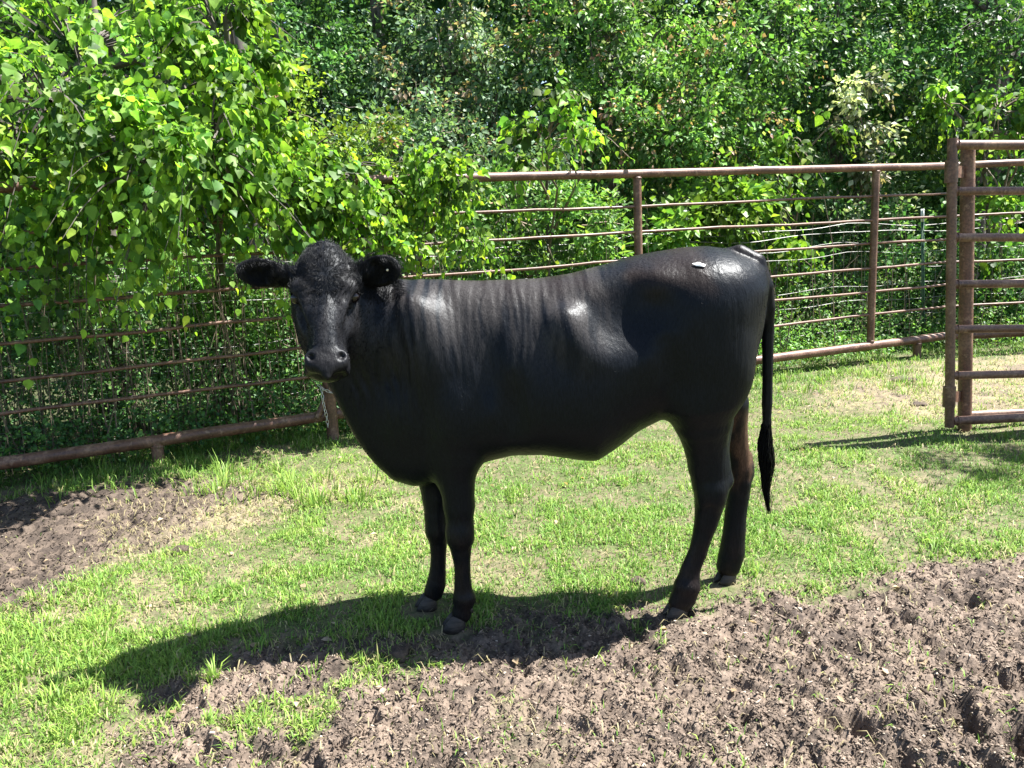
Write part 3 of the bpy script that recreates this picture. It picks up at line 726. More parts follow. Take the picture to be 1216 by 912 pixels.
# --- coat hair: short strands lying along the body, as hair curves
def build_hair():
    n = 260000
    q = Q[rng.integers(0, len(Q), n)]; wt = rng.random((n, 4)); wt /= wt.sum(1, keepdims=True)
    P = (V[q]*wt[..., None]).sum(1); Nn = unit((NV[q]*wt[..., None]).sum(1)); C = (c[q]*wt[..., None]).sum(1)
    x_, y_ = toPx(P)
    vis = ((P-CAM)*Nn).sum(1) < .15
    hq = np.linalg.norm(P-H(.4, 0, -.08), axis=1); eq = np.minimum(np.linalg.norm(P-EL[0], axis=1), np.linalg.norm(P-ER[0], axis=1))
    kp = np.maximum.reduce([smooth(.26, .21, hq)*(.45+.55*(np.linalg.norm(P-H(.05, 0, -.03), axis=1) < .12)), (eq < .11)*1., .12+0*hq, .5*smooth(500, 545, y_)*smooth(470, 440, x_), .35*smooth(560, 640, y_)])
    vis &= rng.random(len(P)) < kp
    P, Nn, x_, y_, C = P[vis], Nn[vis], x_[vis], y_[vis], C[vis]
    n = len(P)
    fl = np.tile(np.array([.75, 0, -.65]), (n, 1))
    legm = smooth(500, 560, y_)[:, None]; fl = lerp(fl, np.array([.1, 0, -1.]), legm)
    nk = (smooth(540, 470, x_)*smooth(500, 440, y_))[:, None]; fl = lerp(fl, np.array([.35, 0, -1.]), nk)
    hdd = np.linalg.norm(P-H(.4, 0, -.08), axis=1); hmm = (smooth(.26, .2, hdd))[:, None]
    fl = lerp(fl, -a_+.3*np.sign((P-HP)@s_)[:, None]*s_, hmm)
    swirl = np.linalg.norm(P-H(.22, 0, 0), axis=1)
    away = unit(P-H(.24, 0, 0)); fl = lerp(fl, away, (smooth(.10, .05, swirl))[:, None])
    tl = (smooth(895, 905, x_)*(y_ > 320))[:, None]; fl = lerp(fl, np.array([0, 0, -1.]), tl)
    fl = fl+.30*(rng.random((n, 3))-.5)+.22*np.stack([fbm(P[:, 0]*16, P[:, 2]*16, 301, 2)-.5, np.zeros(n), fbm(P[:, 0]*16, P[:, 2]*16, 311, 2)-.5], 1)
    fl = unit(fl-Nn*(fl*Nn).sum(1, keepdims=True))
    Lh = (.006+.006*rng.random(n))*(1+.6*(nk[:, 0])+.5*(swirl < .12))*(1-.5*legm[:, 0])
    mzz = np.linalg.norm(P-H(.98, 0, -.02), axis=1) < .07; Lh = np.where(mzz, .0015, Lh)
    ed = np.minimum(np.linalg.norm(P-EL[0], axis=1), np.linalg.norm(P-ER[0], axis=1)); Lh = np.where(ed < .11, Lh*1.7, Lh)
    L_ = Lh[:, None]
    shag = np.clip(smooth(.27, .2, hdd)+smooth(520, 430, x_)*.8+(ed < .11)*1.+smooth(560, 620, y_)*.5, 0, 1)*np.where(mzz, 0, 1)
    L_ = L_*(.7+.3*shag[:, None])*(1-.5*(smooth(.26, .2, hdd)*(swirl > .13)*(ed > .12)))[:, None]; lift = (.07+.17*shag)[:, None]
    p0 = P-Nn*.0006; p1 = P+fl*L_*.45+Nn*L_*lift; p2 = P+fl*L_+Nn*L_*lift*1.3
    pts = np.stack([p0, p1, p2], 1).reshape(-1, 3)-ORG
    hc = bpy.data.hair_curves.new('coat_hair'); hc.add_curves([3]*n)
    hc.points.foreach_set('position', pts.astype(np.float32).ravel())
    rad = (np.array([.00042, .0003, .0001])[None]*(.58+.42*shag[:, None])).ravel().astype(np.float32)
    ra = hc.attributes.get('radius') or hc.attributes.new('radius', 'FLOAT', 'POINT'); ra.data.foreach_set('value', rad)
    hc.materials.append(M_HAIR)
    o = bpy.data.objects.new('coat_hair', hc); COL.objects.link(o); o.parent = cow; o['kind'] = 'stuff'
def mat_hair():
    m, t = new_mat('black_hair'); L = t.links
    b = N(t, 'ShaderNodeBsdfPrincipled'); pset(b, rough=.34, spec=.45, ior=1.22); b.inputs['Base Color'].default_value = (.0045, .0046, .0052, 1); b.inputs['Specular Tint'].default_value = (.86, .93, 1, 1)
    o = N(t, 'ShaderNodeOutputMaterial'); L.new(b.outputs[0], o.inputs[0]); return m
M_HAIR = mat_hair()
build_hair()

# --- tail switch: locks of long hair
def build_switch():
    mb = MB(); r = np.random.default_rng(3)
    ctr = [U(911, 495, CY-.02), U(908.5, 528, CY-.02), U(911, 552, CY-.02), U(909.5, 580, CY-.02), U(913, 612, CY-.02)]
    wd = [.013, .027, .028, .012, .005]
    C_ = np.array(ctr)
    for i in range(230):
        a = r.random()*2*pi; s = .35+.65*r.random(); st = r.random()*.25; en = .65+.35*r.random()
        pts = []; tw = (r.random()-.5)*3.5; ph = r.random()*6
        for k in range(9):
            u = (st+(en-st)*k/8)*4; j = min(int(u), 3); f = u-j; p = C_[j]*(1-f)+C_[j+1]*f; wdt = (wd[j]*(1-f)+wd[j+1]*f)*s
            pts.append(p+np.array([cos(a+tw*k/8), sin(a+tw*k/8)*.8, 0])*wdt+np.array([sin(k*1.5+ph), cos(k*1.5+ph), 0])*.0035)
        rr = .0022*(.6+.6*r.random()); mb.tube(pts, np.linspace(rr, .0005, 9)*np.array([.6]+[1]*8), 4, False)
    for i in range(70):   # stray curls
        u = 1+2.2*r.random(); j = int(u); f = u-j; p = C_[j]*(1-f)+C_[j+1]*f; a = r.random()*2*pi; d = np.array([cos(a), .5*sin(a), 0])
        mb.tube([p, p+d*.022+[0, 0, -.015], p+d*.034+[0, 0, -.045], p+d*.026+[0, 0, -.075]], [.0008, .0007, .0006, .0003], 3, False)
    mb.build('tail_switch', M_HAIR, cow)
build_switch()

# --- eyes, hooves, dewclaws
def sphere_mesh(name, r, mat, seg=20, ring=12, sc=(1, 1, 1)):
    V_ = [(0, 0, r*sc[2])]; 
    for i in range(1, ring):
        for j in range(seg):
            a = pi*i/ring; b = 2*pi*j/seg; V_.append((r*sc[0]*sin(a)*cos(b), r*sc[1]*sin(a)*sin(b), r*sc[2]*cos(a)))
    V_.append((0, 0, -r*sc[2])); T = [[0, 1+j, 1+(j+1) % seg] for j in range(seg)]
    Q_ = [[1+i*seg+j, 1+(i+1)*seg+j, 1+(i+1)*seg+(j+1) % seg, 1+i*seg+(j+1) % seg] for i in range(ring-2) for j in range(seg)]
    b_ = 1+(ring-2)*seg; T += [[b_+(j+1) % seg, b_+j, len(V_)-1] for j in range(seg)]
    return mesh_np(name, np.array(V_), [np.array(Q_), np.array(T)], None, True, mat)
M_EYE, t_ = new_mat('dark_wet_eye'); b_ = N(t_, 'ShaderNodeBsdfPrincipled'); pset(b_, rough=.06, spec=.5); b_.inputs['Base Color'].default_value = (.006, .004, .004, 1)
o_ = N(t_, 'ShaderNodeOutputMaterial'); t_.links.new(b_.outputs[0], o_.inputs[0])
eye_me = sphere_mesh('eye', .0200, M_EYE)
for sg_ in (-1, 1):
    link('eye', eye_me, cow, tuple(H(.385, sg_*.0925, -.034)-ORG))
    mb = MB()                                       # lashes
    e0 = H(.35, sg_*.104, -.020)
    for i in range(14):
        f = (i-7)/7; p = H(.355+.004*abs(f), sg_*(.100-.006*abs(f)), -.030+f*.016); mb.tube([p, p+s_*sg_*.008+n_*.006*(1-f), p+s_*sg_*.017+n_*.010*(1-f)+a_*.006], [.0006, .0005, .0002], 3, False)
    mb.build('eyelashes', M_HAIR, cow)
M_HOOF = mat_simple('worn_hoof', (.016, .013, .011), (.060, .048, .040), scale=45, rough=.6, bump=.5, dist=.002, stretch=(1, 1, 3))
def claw(parent_name, ctr, side, yaw, sc=1.):
    """half a cloven hoof, toe pointing along yaw"""
    sec = [(.0, .024, .040, -.006), (.018, .0235, .038, -.002), (.036, .022, .033, .005), (.052, .0195, .027, .011), (.060, .014, .020, .014)]
    k = 16; V_ = []
    for z, hw_, hl, back in sec:
        for j in range(k):
            a = 2*pi*j/k; x = cos(a)*hl; y = sin(a)*hw_
            if x > 0: y *= 1-.30*(x/hl)**2; x *= 1.18
            if y*side < 0: y *= .72
            V_.append(((x-back)*sc, (y+side*.0185)*sc, z*sc))
    V_.append((0, side*.0185*sc, .062*sc)); V_.append((0, side*.0185*sc, 0))
    n_s = len(sec)
    Q_ = [[i*k+j, i*k+(j+1) % k, (i+1)*k+(j+1) % k, (i+1)*k+j] for i in range(n_s-1) for j in range(k)]
    T = [[(n_s-1)*k+j, (n_s-1)*k+(j+1) % k, n_s*k] for j in range(k)]+[[(j+1) % k, j, n_s*k+1] for j in range(k)]
    me = mesh_np('claw', np.array(V_), [np.array(Q_), np.array(T)], None, True, M_HOOF)
    return me
for (p, yaw, sc) in ((nf, radians(188), 1.0), (ff, radians(196), .95), (nh, radians(190), 1.0), (fh, radians(205), .95)):
    hf = MB(); base = p-ORG
    hoof = bpy.data.objects.new('hoof', claw('x', p, 1, yaw, sc)); COL.objects.link(hoof); hoof.parent = cow; hoof.location = tuple(base+[0, 0, -.004]); hoof.rotation_euler = (0, 0, yaw)
    h2 = bpy.data.objects.new('claw', claw('x', p, -1, yaw, sc)); COL.objects.link(h2); h2.parent = hoof
    for s2 in (-1, 1):                              # dewclaws behind the fetlock
        dm = MB(); q0 = np.array([.052*sc, s2*.018, .088]); dm.tube([q0*[1, 1, 1], q0+[.006, s2*.002, -.008], q0+[.012, s2*.002, -.020]], [.010, .009, .004], 8)
        V_ = np.concatenate(dm.V); V_[:, 0] *= -1
        me = mesh_np('dewclaw', V_, [np.concatenate(dm.Q), np.concatenate(dm.T)], None, True, M_HOOF)
        link('dewclaw', me, hoof)
# pasterns run from fetlock into the hoof
# small white fleck lying on the rump, and the pale mark inside the ear
M_WHITE = mat_simple('white_fleck', (.62, .62, .60), (.85, .85, .83), scale=80, rough=.7, bump=.3)
def on_skin(px_, py_):
    d0 = np.hypot(px-px_, py-py_)+1e3*(((V-CAM)*NV).sum(1) > 0); i = int(np.argmin(d0+20*(V[:, 1]-2.5))); return V[i], NV[i]
p, nn = on_skin(830, 315)
k = 12; ring = np.array([(cos(i/k*2*pi)*(1+.25*sin(i*2.3)), sin(i/k*2*pi)*(1+.2*cos(i*1.7))) for i in range(k)])
t1 = unit(np.cross(nn, [0, 0, 1.])); t1 = t1 if t1[0] > 0 else -t1; t2 = np.cross(nn, t1); t2 = t2 if t2[2] > 0 else -t2; t1b = unit(t1-.35*t2)
t2b = np.cross(nn, t1b)
Vf = np.concatenate([[nn*.0006+t1b*a*.020+t2b*b*.010 for a, b in ring], [nn*.004+t1b*a*.013+t2b*b*.006 for a, b in ring], [nn*.005]])
Qf = np.array([[i, (i+1) % k, k+(i+1) % k, k+i] for i in range(k)]); Tf = np.array([[k+i, k+(i+1) % k, 2*k] for i in range(k)])
tag(link('white_fleck', mesh_np('white_fleck', Vf, [Qf, Tf], None, True, M_WHITE), None, tuple(p+nn*.004)), 'small white fleck lying on top of the black rump', 'fleck')
M_TAG = mat_simple('cream_tuft', (.55, .50, .38), (.7, .65, .5), scale=80, rough=.8)
link('ear_stud', sphere_mesh('ear_stud', .0045, M_TAG, 12, 8), cow, tuple(ER[0]+ER[1]*.028+ER[3]*.004+ER[2]*0-ORG))

# ------------------------------------------------------------------ PIPE FENCE, GATE, WIRE FENCE
RB, RT_ = .17, 1.79
JN = [np.array([-3.95, 4.50]), np.array([-1.29, 5.88]), np.array([4.24, 8.15]), np.array([8.6, 8.0])]
JN[0] = np.array([-1.29, 5.88])+(np.array([-3.1, 4.94])-np.array([-1.29, 5.88]))*1.75
def P3(xy, z): return np.array([xy[0], xy[1], z])
def rods(n=6): return [RB+(RT_-RB)*(k/7.5) for k in (1.33, 2.33, 3.33, 4.33, 5.33, 6.33)]
def wob(a, b, n, amp, seed):
    r = np.random.default_rng(seed); t = np.linspace(0, 1, n)[:, None]; p = a+(b-a)*t
    w_ = np.cumsum(r.normal(0, amp, (n, 3)), 0); w_ -= w_[0]+(w_[-1]-w_[0])*t; return p+w_*[0, 1, 1]
def weld(mb, p, r):   # a bead of weld round a joint
    th = np.linspace(0, 2*pi, 13); mb.tube([p+np.array([cos(a)*r, sin(a)*r, .003*sin(a*3)]) for a in th], .006, 5, False)
def panel(i, a, b, label, posts, stubs, endposts=()):
    t = empty('pipe_fence', tuple(P3(a, 0)), label, 'fence', 'welded pipe fence panels round the pen')
    dz = .012
    MB().tube(wob(P3(a, RT_), P3(b, RT_), 14, .0015, i), .033, 16).build('top_rail', M_RUST, t)
    MB().tube(wob(P3(a, RB), P3(b, RB), 14, .003, i+5), .040, 16).build('bottom_rail', M_RUST, t)
    for k, z in enumerate(rods()):
        MB().tube(wob(P3(a, z), P3(b, z), 26, .0030, i*10+k), .0115, 8).build('rod', M_RUST, t)
    for xy in posts:
        m = MB().tube([P3(xy, RB+.03), P3(xy, 1.0), P3(xy, RT_-.02)], .034, 16); weld(m, P3(xy, RT_-.034), .034); weld(m, P3(xy, RB+.044), .034); m.build('upright', M_RUST, t)
    for xy in stubs:
        m = MB().tube([P3(xy, -.12), P3(xy, RB-.01)], .038, 16); weld(m, P3(xy, RB-.04), .038); m.build('stub_post', M_RUST, t)
    return t
def xy_on(a, b, px, z):
    # point of the fence line that stands at photo column px
    best = None
    for s in np.linspace(0, 1, 2001):
        q = a+(b-a)*s; x, _ = toPx(P3(q, z))
        if best is None or abs(x-px) < best[0]: best = (abs(x-px), q)
    return best[1]
A0, A1, A2, A3 = JN
p755 = xy_on(A1, A2, 757, 1.5); p1036 = xy_on(A1, A2, 1037, 1.0); p185 = xy_on(A0, A1, 187, .1); p395 = xy_on(A0, A1, 396, .3)
p575 = xy_on(A1, A2, 575, 1.0)
panel(1, A0, A1, 'rusty pipe fence panel behind the cow\'s head, overhung by the leafy tree', [], [p185])
panel(2, A1, A2, 'rusty pipe fence panel behind the cow\'s back, from its head to the gate', [p755, p1036], [p575, p1036+np.array([.55, .22])])
panel(3, A2+[.03, .0], A3, 'rusty pipe fence panel seen behind the gate bars at the right edge', [], [A2+[2.5, -.085]])
# corner post between the first two panels, with its brace and chain
cp = empty('fence_post', (*p395, 0), 'rusty pipe post with a short brace just below the cow\'s muzzle', 'post')
q = p395+np.array([.0, -.045])
MB().tube([P3(q, -.1), P3(q, .9), P3(q, RT_-.05)], .042, 16).build('post', M_RUST, cp)
dv = unit(A1-A0)
MB().tube([P3(q-dv*.10, RB+.0), P3(q-dv*.01, RB+.16)], .024, 10).build('brace', M_RUST, cp)
# chain hung round the post: each link a bent ring
def link_mesh():
    th = np.linspace(0, 2*pi, 17); pts = np.array([[cos(a)*.0085, 0, sin(a)*.017] for a in th])
    m = MB().tube(pts, .0030, 6, False); return mesh_np('chain_link', np.concatenate(m.V), np.concatenate(m.Q), None, True, M_CHAIN)
LM = link_mesh()
ch = empty('chain', (*q, .30), 'galvanised chain looped round the fence post below the muzzle', 'chain')
path = [q[0]-.055, q[1]-.05, .40], [q[0]-.02, q[1]-.075, .375], [q[0]+.03, q[1]-.07, .35], [q[0]+.08, q[1]-.05, .335]
path2 = [q[0]-.035, q[1]-.065, .375], [q[0]-.03, q[1]-.09, .30], [q[0]-.015, q[1]-.095, .20], [q[0]-.01, q[1]-.09, .10]
for pth in (path, path2):
    pth = np.array(pth); seg = np.linalg.norm(np.diff(pth, axis=0), axis=1); cum = np.concatenate([[0], np.cumsum(seg)]); s = 0; k = 0
    while s < cum[-1]:
        p = np.array([np.interp(s, cum, pth[:, j]) for j in range(3)]); p2 = np.array([np.interp(min(s+.01, cum[-1]), cum, pth[:, j]) for j in range(3)])
        d_ = Vector(p2-p) if np.linalg.norm(p2-p) > 1e-6 else Vector((0, 0, -1))
        o = link('chain_link', LM, ch); o.location = tuple(p-np.array([*q, .30])); o.rotation_mode = 'QUATERNION'
        o.rotation_quaternion = d_.to_track_quat('Z', 'Y') @ Matrix.Rotation((k % 2)*pi/2+.3, 4, 'Z').to_quaternion()
        s += .026; k += 1

# gate and its hinge post at the right
g0 = G(1127.5, 506, .05); gp = G(1142, 498, 0.)
YG = g0[1]; lean = np.array([-.055, 0, 0])
def gx(px, py, Y=None): return U(px, py, YG if Y is None else Y)
gate = empty('pipe_gate', (g0[0], g0[1], 0), 'rusty seven-bar pipe gate hung at the right edge', 'gate')
top = gx(1131, 164); bot = gx(1127.5, 507)
MB().tube([bot, (top+bot)/2, top], .029, 16).build('hinge_stile', M_RUST, gate)
bars = [(172, 172, .0285), (227, 226.5, .0255), (282, 282, .0255), (337.5, 337, .0255), (391, 390.5, .0255), (446, 444.5, .0255), (500, 496.5, .0285)]
for y0, y1, r in bars:
    a = gx(1131, y0); b = gx(1216, y1); b = a+(b-a)*6.2; b[1] += .10
    m = MB().tube([a, a+(b-a)*.5, b], r, 14); e_ = unit(b-a); th = np.linspace(0, 2*pi, 15)
    m.tube([a+e_*.031+np.array([0, cos(q_), sin(q_)])*r*1.02 for q_ in th], .0055, 5, False); m.build('bar', M_RUST, gate)
far = gx(1131, 172); f2 = gx(1216, 172); fa = far+(f2-far)*6.2; fb0 = gx(1131, 500); fb1 = gx(1216, 496.5); fb = fb0+(fb1-fb0)*6.2
MB().tube([fa+[0, .10, 0], fb+[0, .10, 0]], .0315, 16).build('latch_stile', M_RUST, gate)
for (ya, yb) in ((190, 217), (459, 483)):
    c0, c1 = gx(1130.5-(ya-164)*.01, ya), gx(1129.5-(ya-164)*.01, yb)
    MB().tube([c0, c1], .038, 16).build('hinge_collar', M_RUST, gate)
hp = empty('gate_post', (gp[0], gp[1]+.14, 0), 'thick rusty pipe post the gate hangs from', 'post')
YP = YG+.14
pt, pb = U(1149.5, 168, YP), U(1145.5, 500, YP); pb = pb+(pb-pt)*.10
MB().tube([pb, (pt+pb)/2, pt], .042, 18).build('post', M_RUST, hp)
for (ya, yb) in ((196, 212), (462, 480)):
    a = gx(1131, (ya+yb)/2); b = U(1147-(ya-164)*.02, (ya+yb)/2, YP)
    MB().box((a+b)/2, (.012, np.linalg.norm(b-a), .07), [unit(np.cross(b-a, [0, 0, 1])), unit(b-a), [0, 0, 1]]).build('hinge_strap', M_RUST, hp)
sill = empty('ground_pipe', tuple(U(1146, 493, YP+.02)), 'dull pinkish pipe lying along the ground behind the gate', 'pipe')
a = U(1146, 493, YP+.02); b = U(1216, 490, YP+.02); b = a+(b-a)*5
MB().tube([a, (a+b)/2, b], .028, 12).build('pipe', M_RUST, sill)

# woven wire fence a step behind the pipe fence, with T-posts
off = .85
W0, W1, W2, W3 = [p+np.array([-.42, .88])*off for p in (A0, A1, A2+[.3, 0], A3)]
wf_ = empty('wire_fence', (*W0, 0), 'sagging woven wire stock fence behind the pipe fence', 'fence')
def wpt(s, z):
    L1, L2, L3 = [np.linalg.norm(q-p) for p, q in ((W0, W1), (W1, W2), (W2, W3))]; tot = L1+L2+L3; d_ = s*tot
    if d_ < L1: p = W0+(W1-W0)*d_/L1
    elif d_ < L1+L2: p = W1+(W2-W1)*(d_-L1)/L2
    else: p = W2+(W3-W2)*(d_-L1-L2)/L3
    return P3(p, z), d_, tot
zs = [.06, .20, .34, .50, .66, .84, 1.0, 1.10, 1.22, 1.29]
for k, z in enumerate(zs):
    pts = []
    for s in np.linspace(0, 1, 90):
        p, d_, tot = wpt(s, z); sg2 = -.045*abs(sin(d_*1.35+.4))*(z/1.2) + .012*sin(d_*5+k*2); p[2] += sg2; p[1] += .03*sin(d_*2.1+k); pts.append(p)
    MB().tube(pts, .0024 if k < 8 else .0032, 4, False).build('line_wire' if k < 8 else 'barbed_wire', M_WIRE, wf_)
stay = MB(); r_ = np.random.default_rng(5)
for s in np.arange(0, 1, .0103):
    p0 = [wpt(s+r_.normal(0, .0004), z)[0] for z in (.06, .34, .66, 1.0)]
    d_ = s*wpt(0, 0)[2]
    for p in p0: p[2] += -.045*abs(sin(d_*1.35+.4))*(p[2]/1.2); p[1] += .03*sin(d_*2.1)
    stay.tube(p0, .0018, 3, False)
stay.build('stay_wires', M_WIRE, wf_)['kind'] = 'stuff'
M_TPOST = mat_simple('green_painted_steel', (.03, .09, .055), (.09, .16, .10), scale=30, rough=.5, bump=.2)
M_TTOP = mat_simple('white_painted_tip', (.55, .6, .55), (.8, .82, .78), scale=40, rough=.6, bump=.2)
def tpost(px, pyt, lean_, label):
    best = None
    for s in np.linspace(0, 1, 1500):
        p = wpt(s, 1.33)[0]; x, y = toPx(p)
        if best is None or abs(x-px) < best[0]: best = (abs(x-px), p)
    p = best[1].copy(); p[1] -= .03; p[2] = 0
    # height where the photo has the tip
    zt_ = max(np.linspace(1.1, 1.7, 200), key=lambda z: -abs(toPx(p+[0, 0, z])[1]-pyt))
    t = empty('t_post', tuple(p), label, 'post', 'steel T-posts of the wire fence')
    m = MB(); m.box(p+[0, 0, zt_/2-.1], (.034, .005, zt_-.05)); m.box(p+[0, -.012, zt_/2-.1], (.005, .020, zt_-.05))
    for k in range(14): m.box(p+[0, -.024, .15+k*(zt_-.3)/14], (.009, .008, .02))
    ob = m.build('stake', M_TPOST, t, False)
    m = MB(); m.box(p+[0, 0, zt_-.06], (.036, .007, .13)); m.box(p+[0, -.013, zt_-.06], (.007, .022, .13)); m.build('white_tip', M_TTOP, t, False)
    t.rotation_euler = (0, lean_, 0)
tpost(813, 250, 0, 'green T-post with white tip just above the cow\'s rump')
tpost(1102, 248, radians(-3), 'green T-post with white tip between the last upright and the gate')

# ------------------------------------------------------------------ TREES, SHRUBS, UNDERGROWTH
# leaf templates: (along, across, up)
TPL = {
 'heart': (np.array([(0, 0, 0), (.16, .40, .06), (.48, .46, .09), (1.12, 0, -.10), (.48, -.46, .09), (.16, -.40, .06), (.5, 0, 0)]), np.array([(0, 6, 1), (1, 6, 2), (2, 6, 3), (3, 6, 4), (4, 6, 5), (5, 6, 0)])),
 'oval': (np.array([(0, 0, 0), (.45, .34, .08), (1, 0, -.05), (.45, -.34, .08)]), np.array([(0, 2, 1), (0, 3, 2)])),
 'lance': (np.array([(0, 0, 0), (.35, .085, .02), (.7, .06, .0), (1, 0, -.12), (.7, -.06, .0), (.35, -.085, .02)]), np.array([(0, 2, 1), (0, 3, 2), (0, 4, 3), (0, 5, 4)])),
}
def leaves(kind, P, D, Nm, S, C):
    """leaf-sized faces at P pointing along D, facing Nm, size S, colour C"""
    tv, tf = TPL[kind]; n = len(P); tv = np.tile(tv[None], (n, 1, 1)); tv[..., 1] *= (.72+.45*rng.random((n, 1))); tv[..., 2] *= (.2+2.2*rng.random((n, 1))); D = unit(D); A = unit(np.cross(Nm, D)); Nn = np.cross(D, A)
    V_ = P[:, None]+(D[:, None]*tv[..., :1]+A[:, None]*tv[..., 1:2]+Nn[:, None]*tv[..., 2:])*S[:, None, None]
    nv = tv.shape[1]; T = (tf[None]+np.arange(n)[:, None, None]*nv).reshape(-1, 3)
    return V_.reshape(-1, 3), T, np.repeat(C, nv, 0)
PAL = {
 'tallow': [(.115, .235, .035), (.175, .30, .040), (.06, .15, .032)],
 'tallow_new': [(.21, .36, .035), (.17, .34, .035), (.30, .38, .04)],
 'dark': [(.04, .11, .04), (.065, .155, .05), (.09, .19, .06)],
 'mid': [(.08, .19, .05), (.12, .25, .06), (.16, .29, .08)],
 'grey': [(.10, .18, .10), (.14, .22, .12), (.075, .15, .07)],
 'lime': [(.16, .26, .04), (.22, .29, .045), (.12, .22, .04)],
 'olive': [(.09, .13, .04), (.12, .15, .05), (.06, .10, .035)],
 'tan': [(.28, .22, .14), (.34, .27, .2), (.22, .16, .10)],
 'pink': [(.34, .20, .14), (.42, .30, .23), (.30, .15, .10)],
 'pale': [(.30, .34, .24), (.38, .40, .30), (.25, .30, .2)],
}
def pal(name, n):
    a = np.array(PAL[name]); w1 = rng.random((n, 1)); i = rng.integers(0, len(a), n); j = rng.integers(0, len(a), n)
    return lerp(a[i], a[j], w1)*(.8+.4*rng.random((n, 1)))
def rdir(n):
    v = rng.normal(size=(n, 3)); return unit(v)

def sprays(lobes, per, leaf_s, spr_len, droop=.5, tip_col=None, tip_frac=.35, col='mid', accent=None, acc_p=.0, spread=.5, tilt=.6, lw=1.):
    """lobes: (centre, radii, n_sprays). Each spray is a drooping twig carrying leaves; returns leaf arrays and twig polylines"""
    Ps, Ds, Ns, Ss, Cs, tw = [], [], [], [], [], []
    for (c0, r0, ns) in lobes:
        d = rdir(ns); rr = (.25+.75*rng.random(ns)**.45)[:, None]
        ncl = max(3, ns//9); dc = rdir(ncl); rc = (.3+.65*rng.random(ncl)**.5)[:, None]; CC_ = dc*np.array(r0)*rc; ci = rng.integers(0, ncl, ns)
        loose = (rng.random(ns) < .25)[:, None]
        off_ = np.where(loose, d*np.array(r0)*rr, CC_[ci]+rdir(ns)*np.array(r0)*.30*rng.random((ns, 1))**.6)
        P = np.array(c0)+off_; d = unit(off_/np.array(r0)+.3*rdir(ns))
        out = unit(d/np.array(r0)*np.mean(r0)+np.array([0, -.15, .1]))
        ln = spr_len*(.6+.8*rng.random(ns))
        # per-spray tone, some sprays are new growth
        hue = np.where(loose[:, 0], rng.random(ns), rng.random(ncl)[ci]*.7+.3*rng.random(ns)); tone = np.where(loose[:, 0], 1., (.38+1.1*rng.random(ncl)**1.5)[ci])*(.8+.4*rng.random(ns))
        u = (np.arange(per)+rng.random((ns, per))*.8)/per                           # position along twig
        dirr = out[:, None]*np.ones((1, per, 1)); 
        drop = np.zeros((ns, per, 3)); drop[..., 2] = -droop*u**1.7*ln[:, None]
        pos = P[:, None]+dirr*(u*ln[:, None])[..., None]+drop
        side = rdir(ns*per).reshape(ns, per, 3)
        pos = pos+side*(leaf_s*spread)
        LD = unit(side*.9+dirr*.6+np.array([0, 0, -droop*1.4]))
        LN = unit(np.array([0, -.25, 1.])*(1-tilt*.5)+rdir(ns*per).reshape(ns, per, 3)*tilt)
        Ps.append(pos.reshape(-1, 3)); Ds.append(LD.reshape(-1, 3)); Ns.append(LN.reshape(-1, 3))
        Ss.append((leaf_s*(.45+.85*rng.random((ns, per)))*(1.08-.4*u)).reshape(-1))
        c_ = pal(col, ns*per).reshape(ns, per, 3)*tone[:, None, None]
        if tip_col:
            t_c = pal(tip_col, ns*per).reshape(ns, per, 3); k = (smooth(.45, 1, u)*(hue < tip_frac)[:, None])[..., None]; c_ = lerp(c_, t_c, k)
        if accent is not None:
            a_c = pal(accent, ns*per).reshape(ns, per, 3); k = (rng.random(ns) < acc_p)[:, None, None]; c_ = np.where(k, a_c, c_)
        Cs.append(c_.reshape(-1, 3))
        tw.append((P, pos[:, -1], ln))
    return [np.concatenate(a) for a in (Ps, Ds, Ns, Ss, Cs)], tw

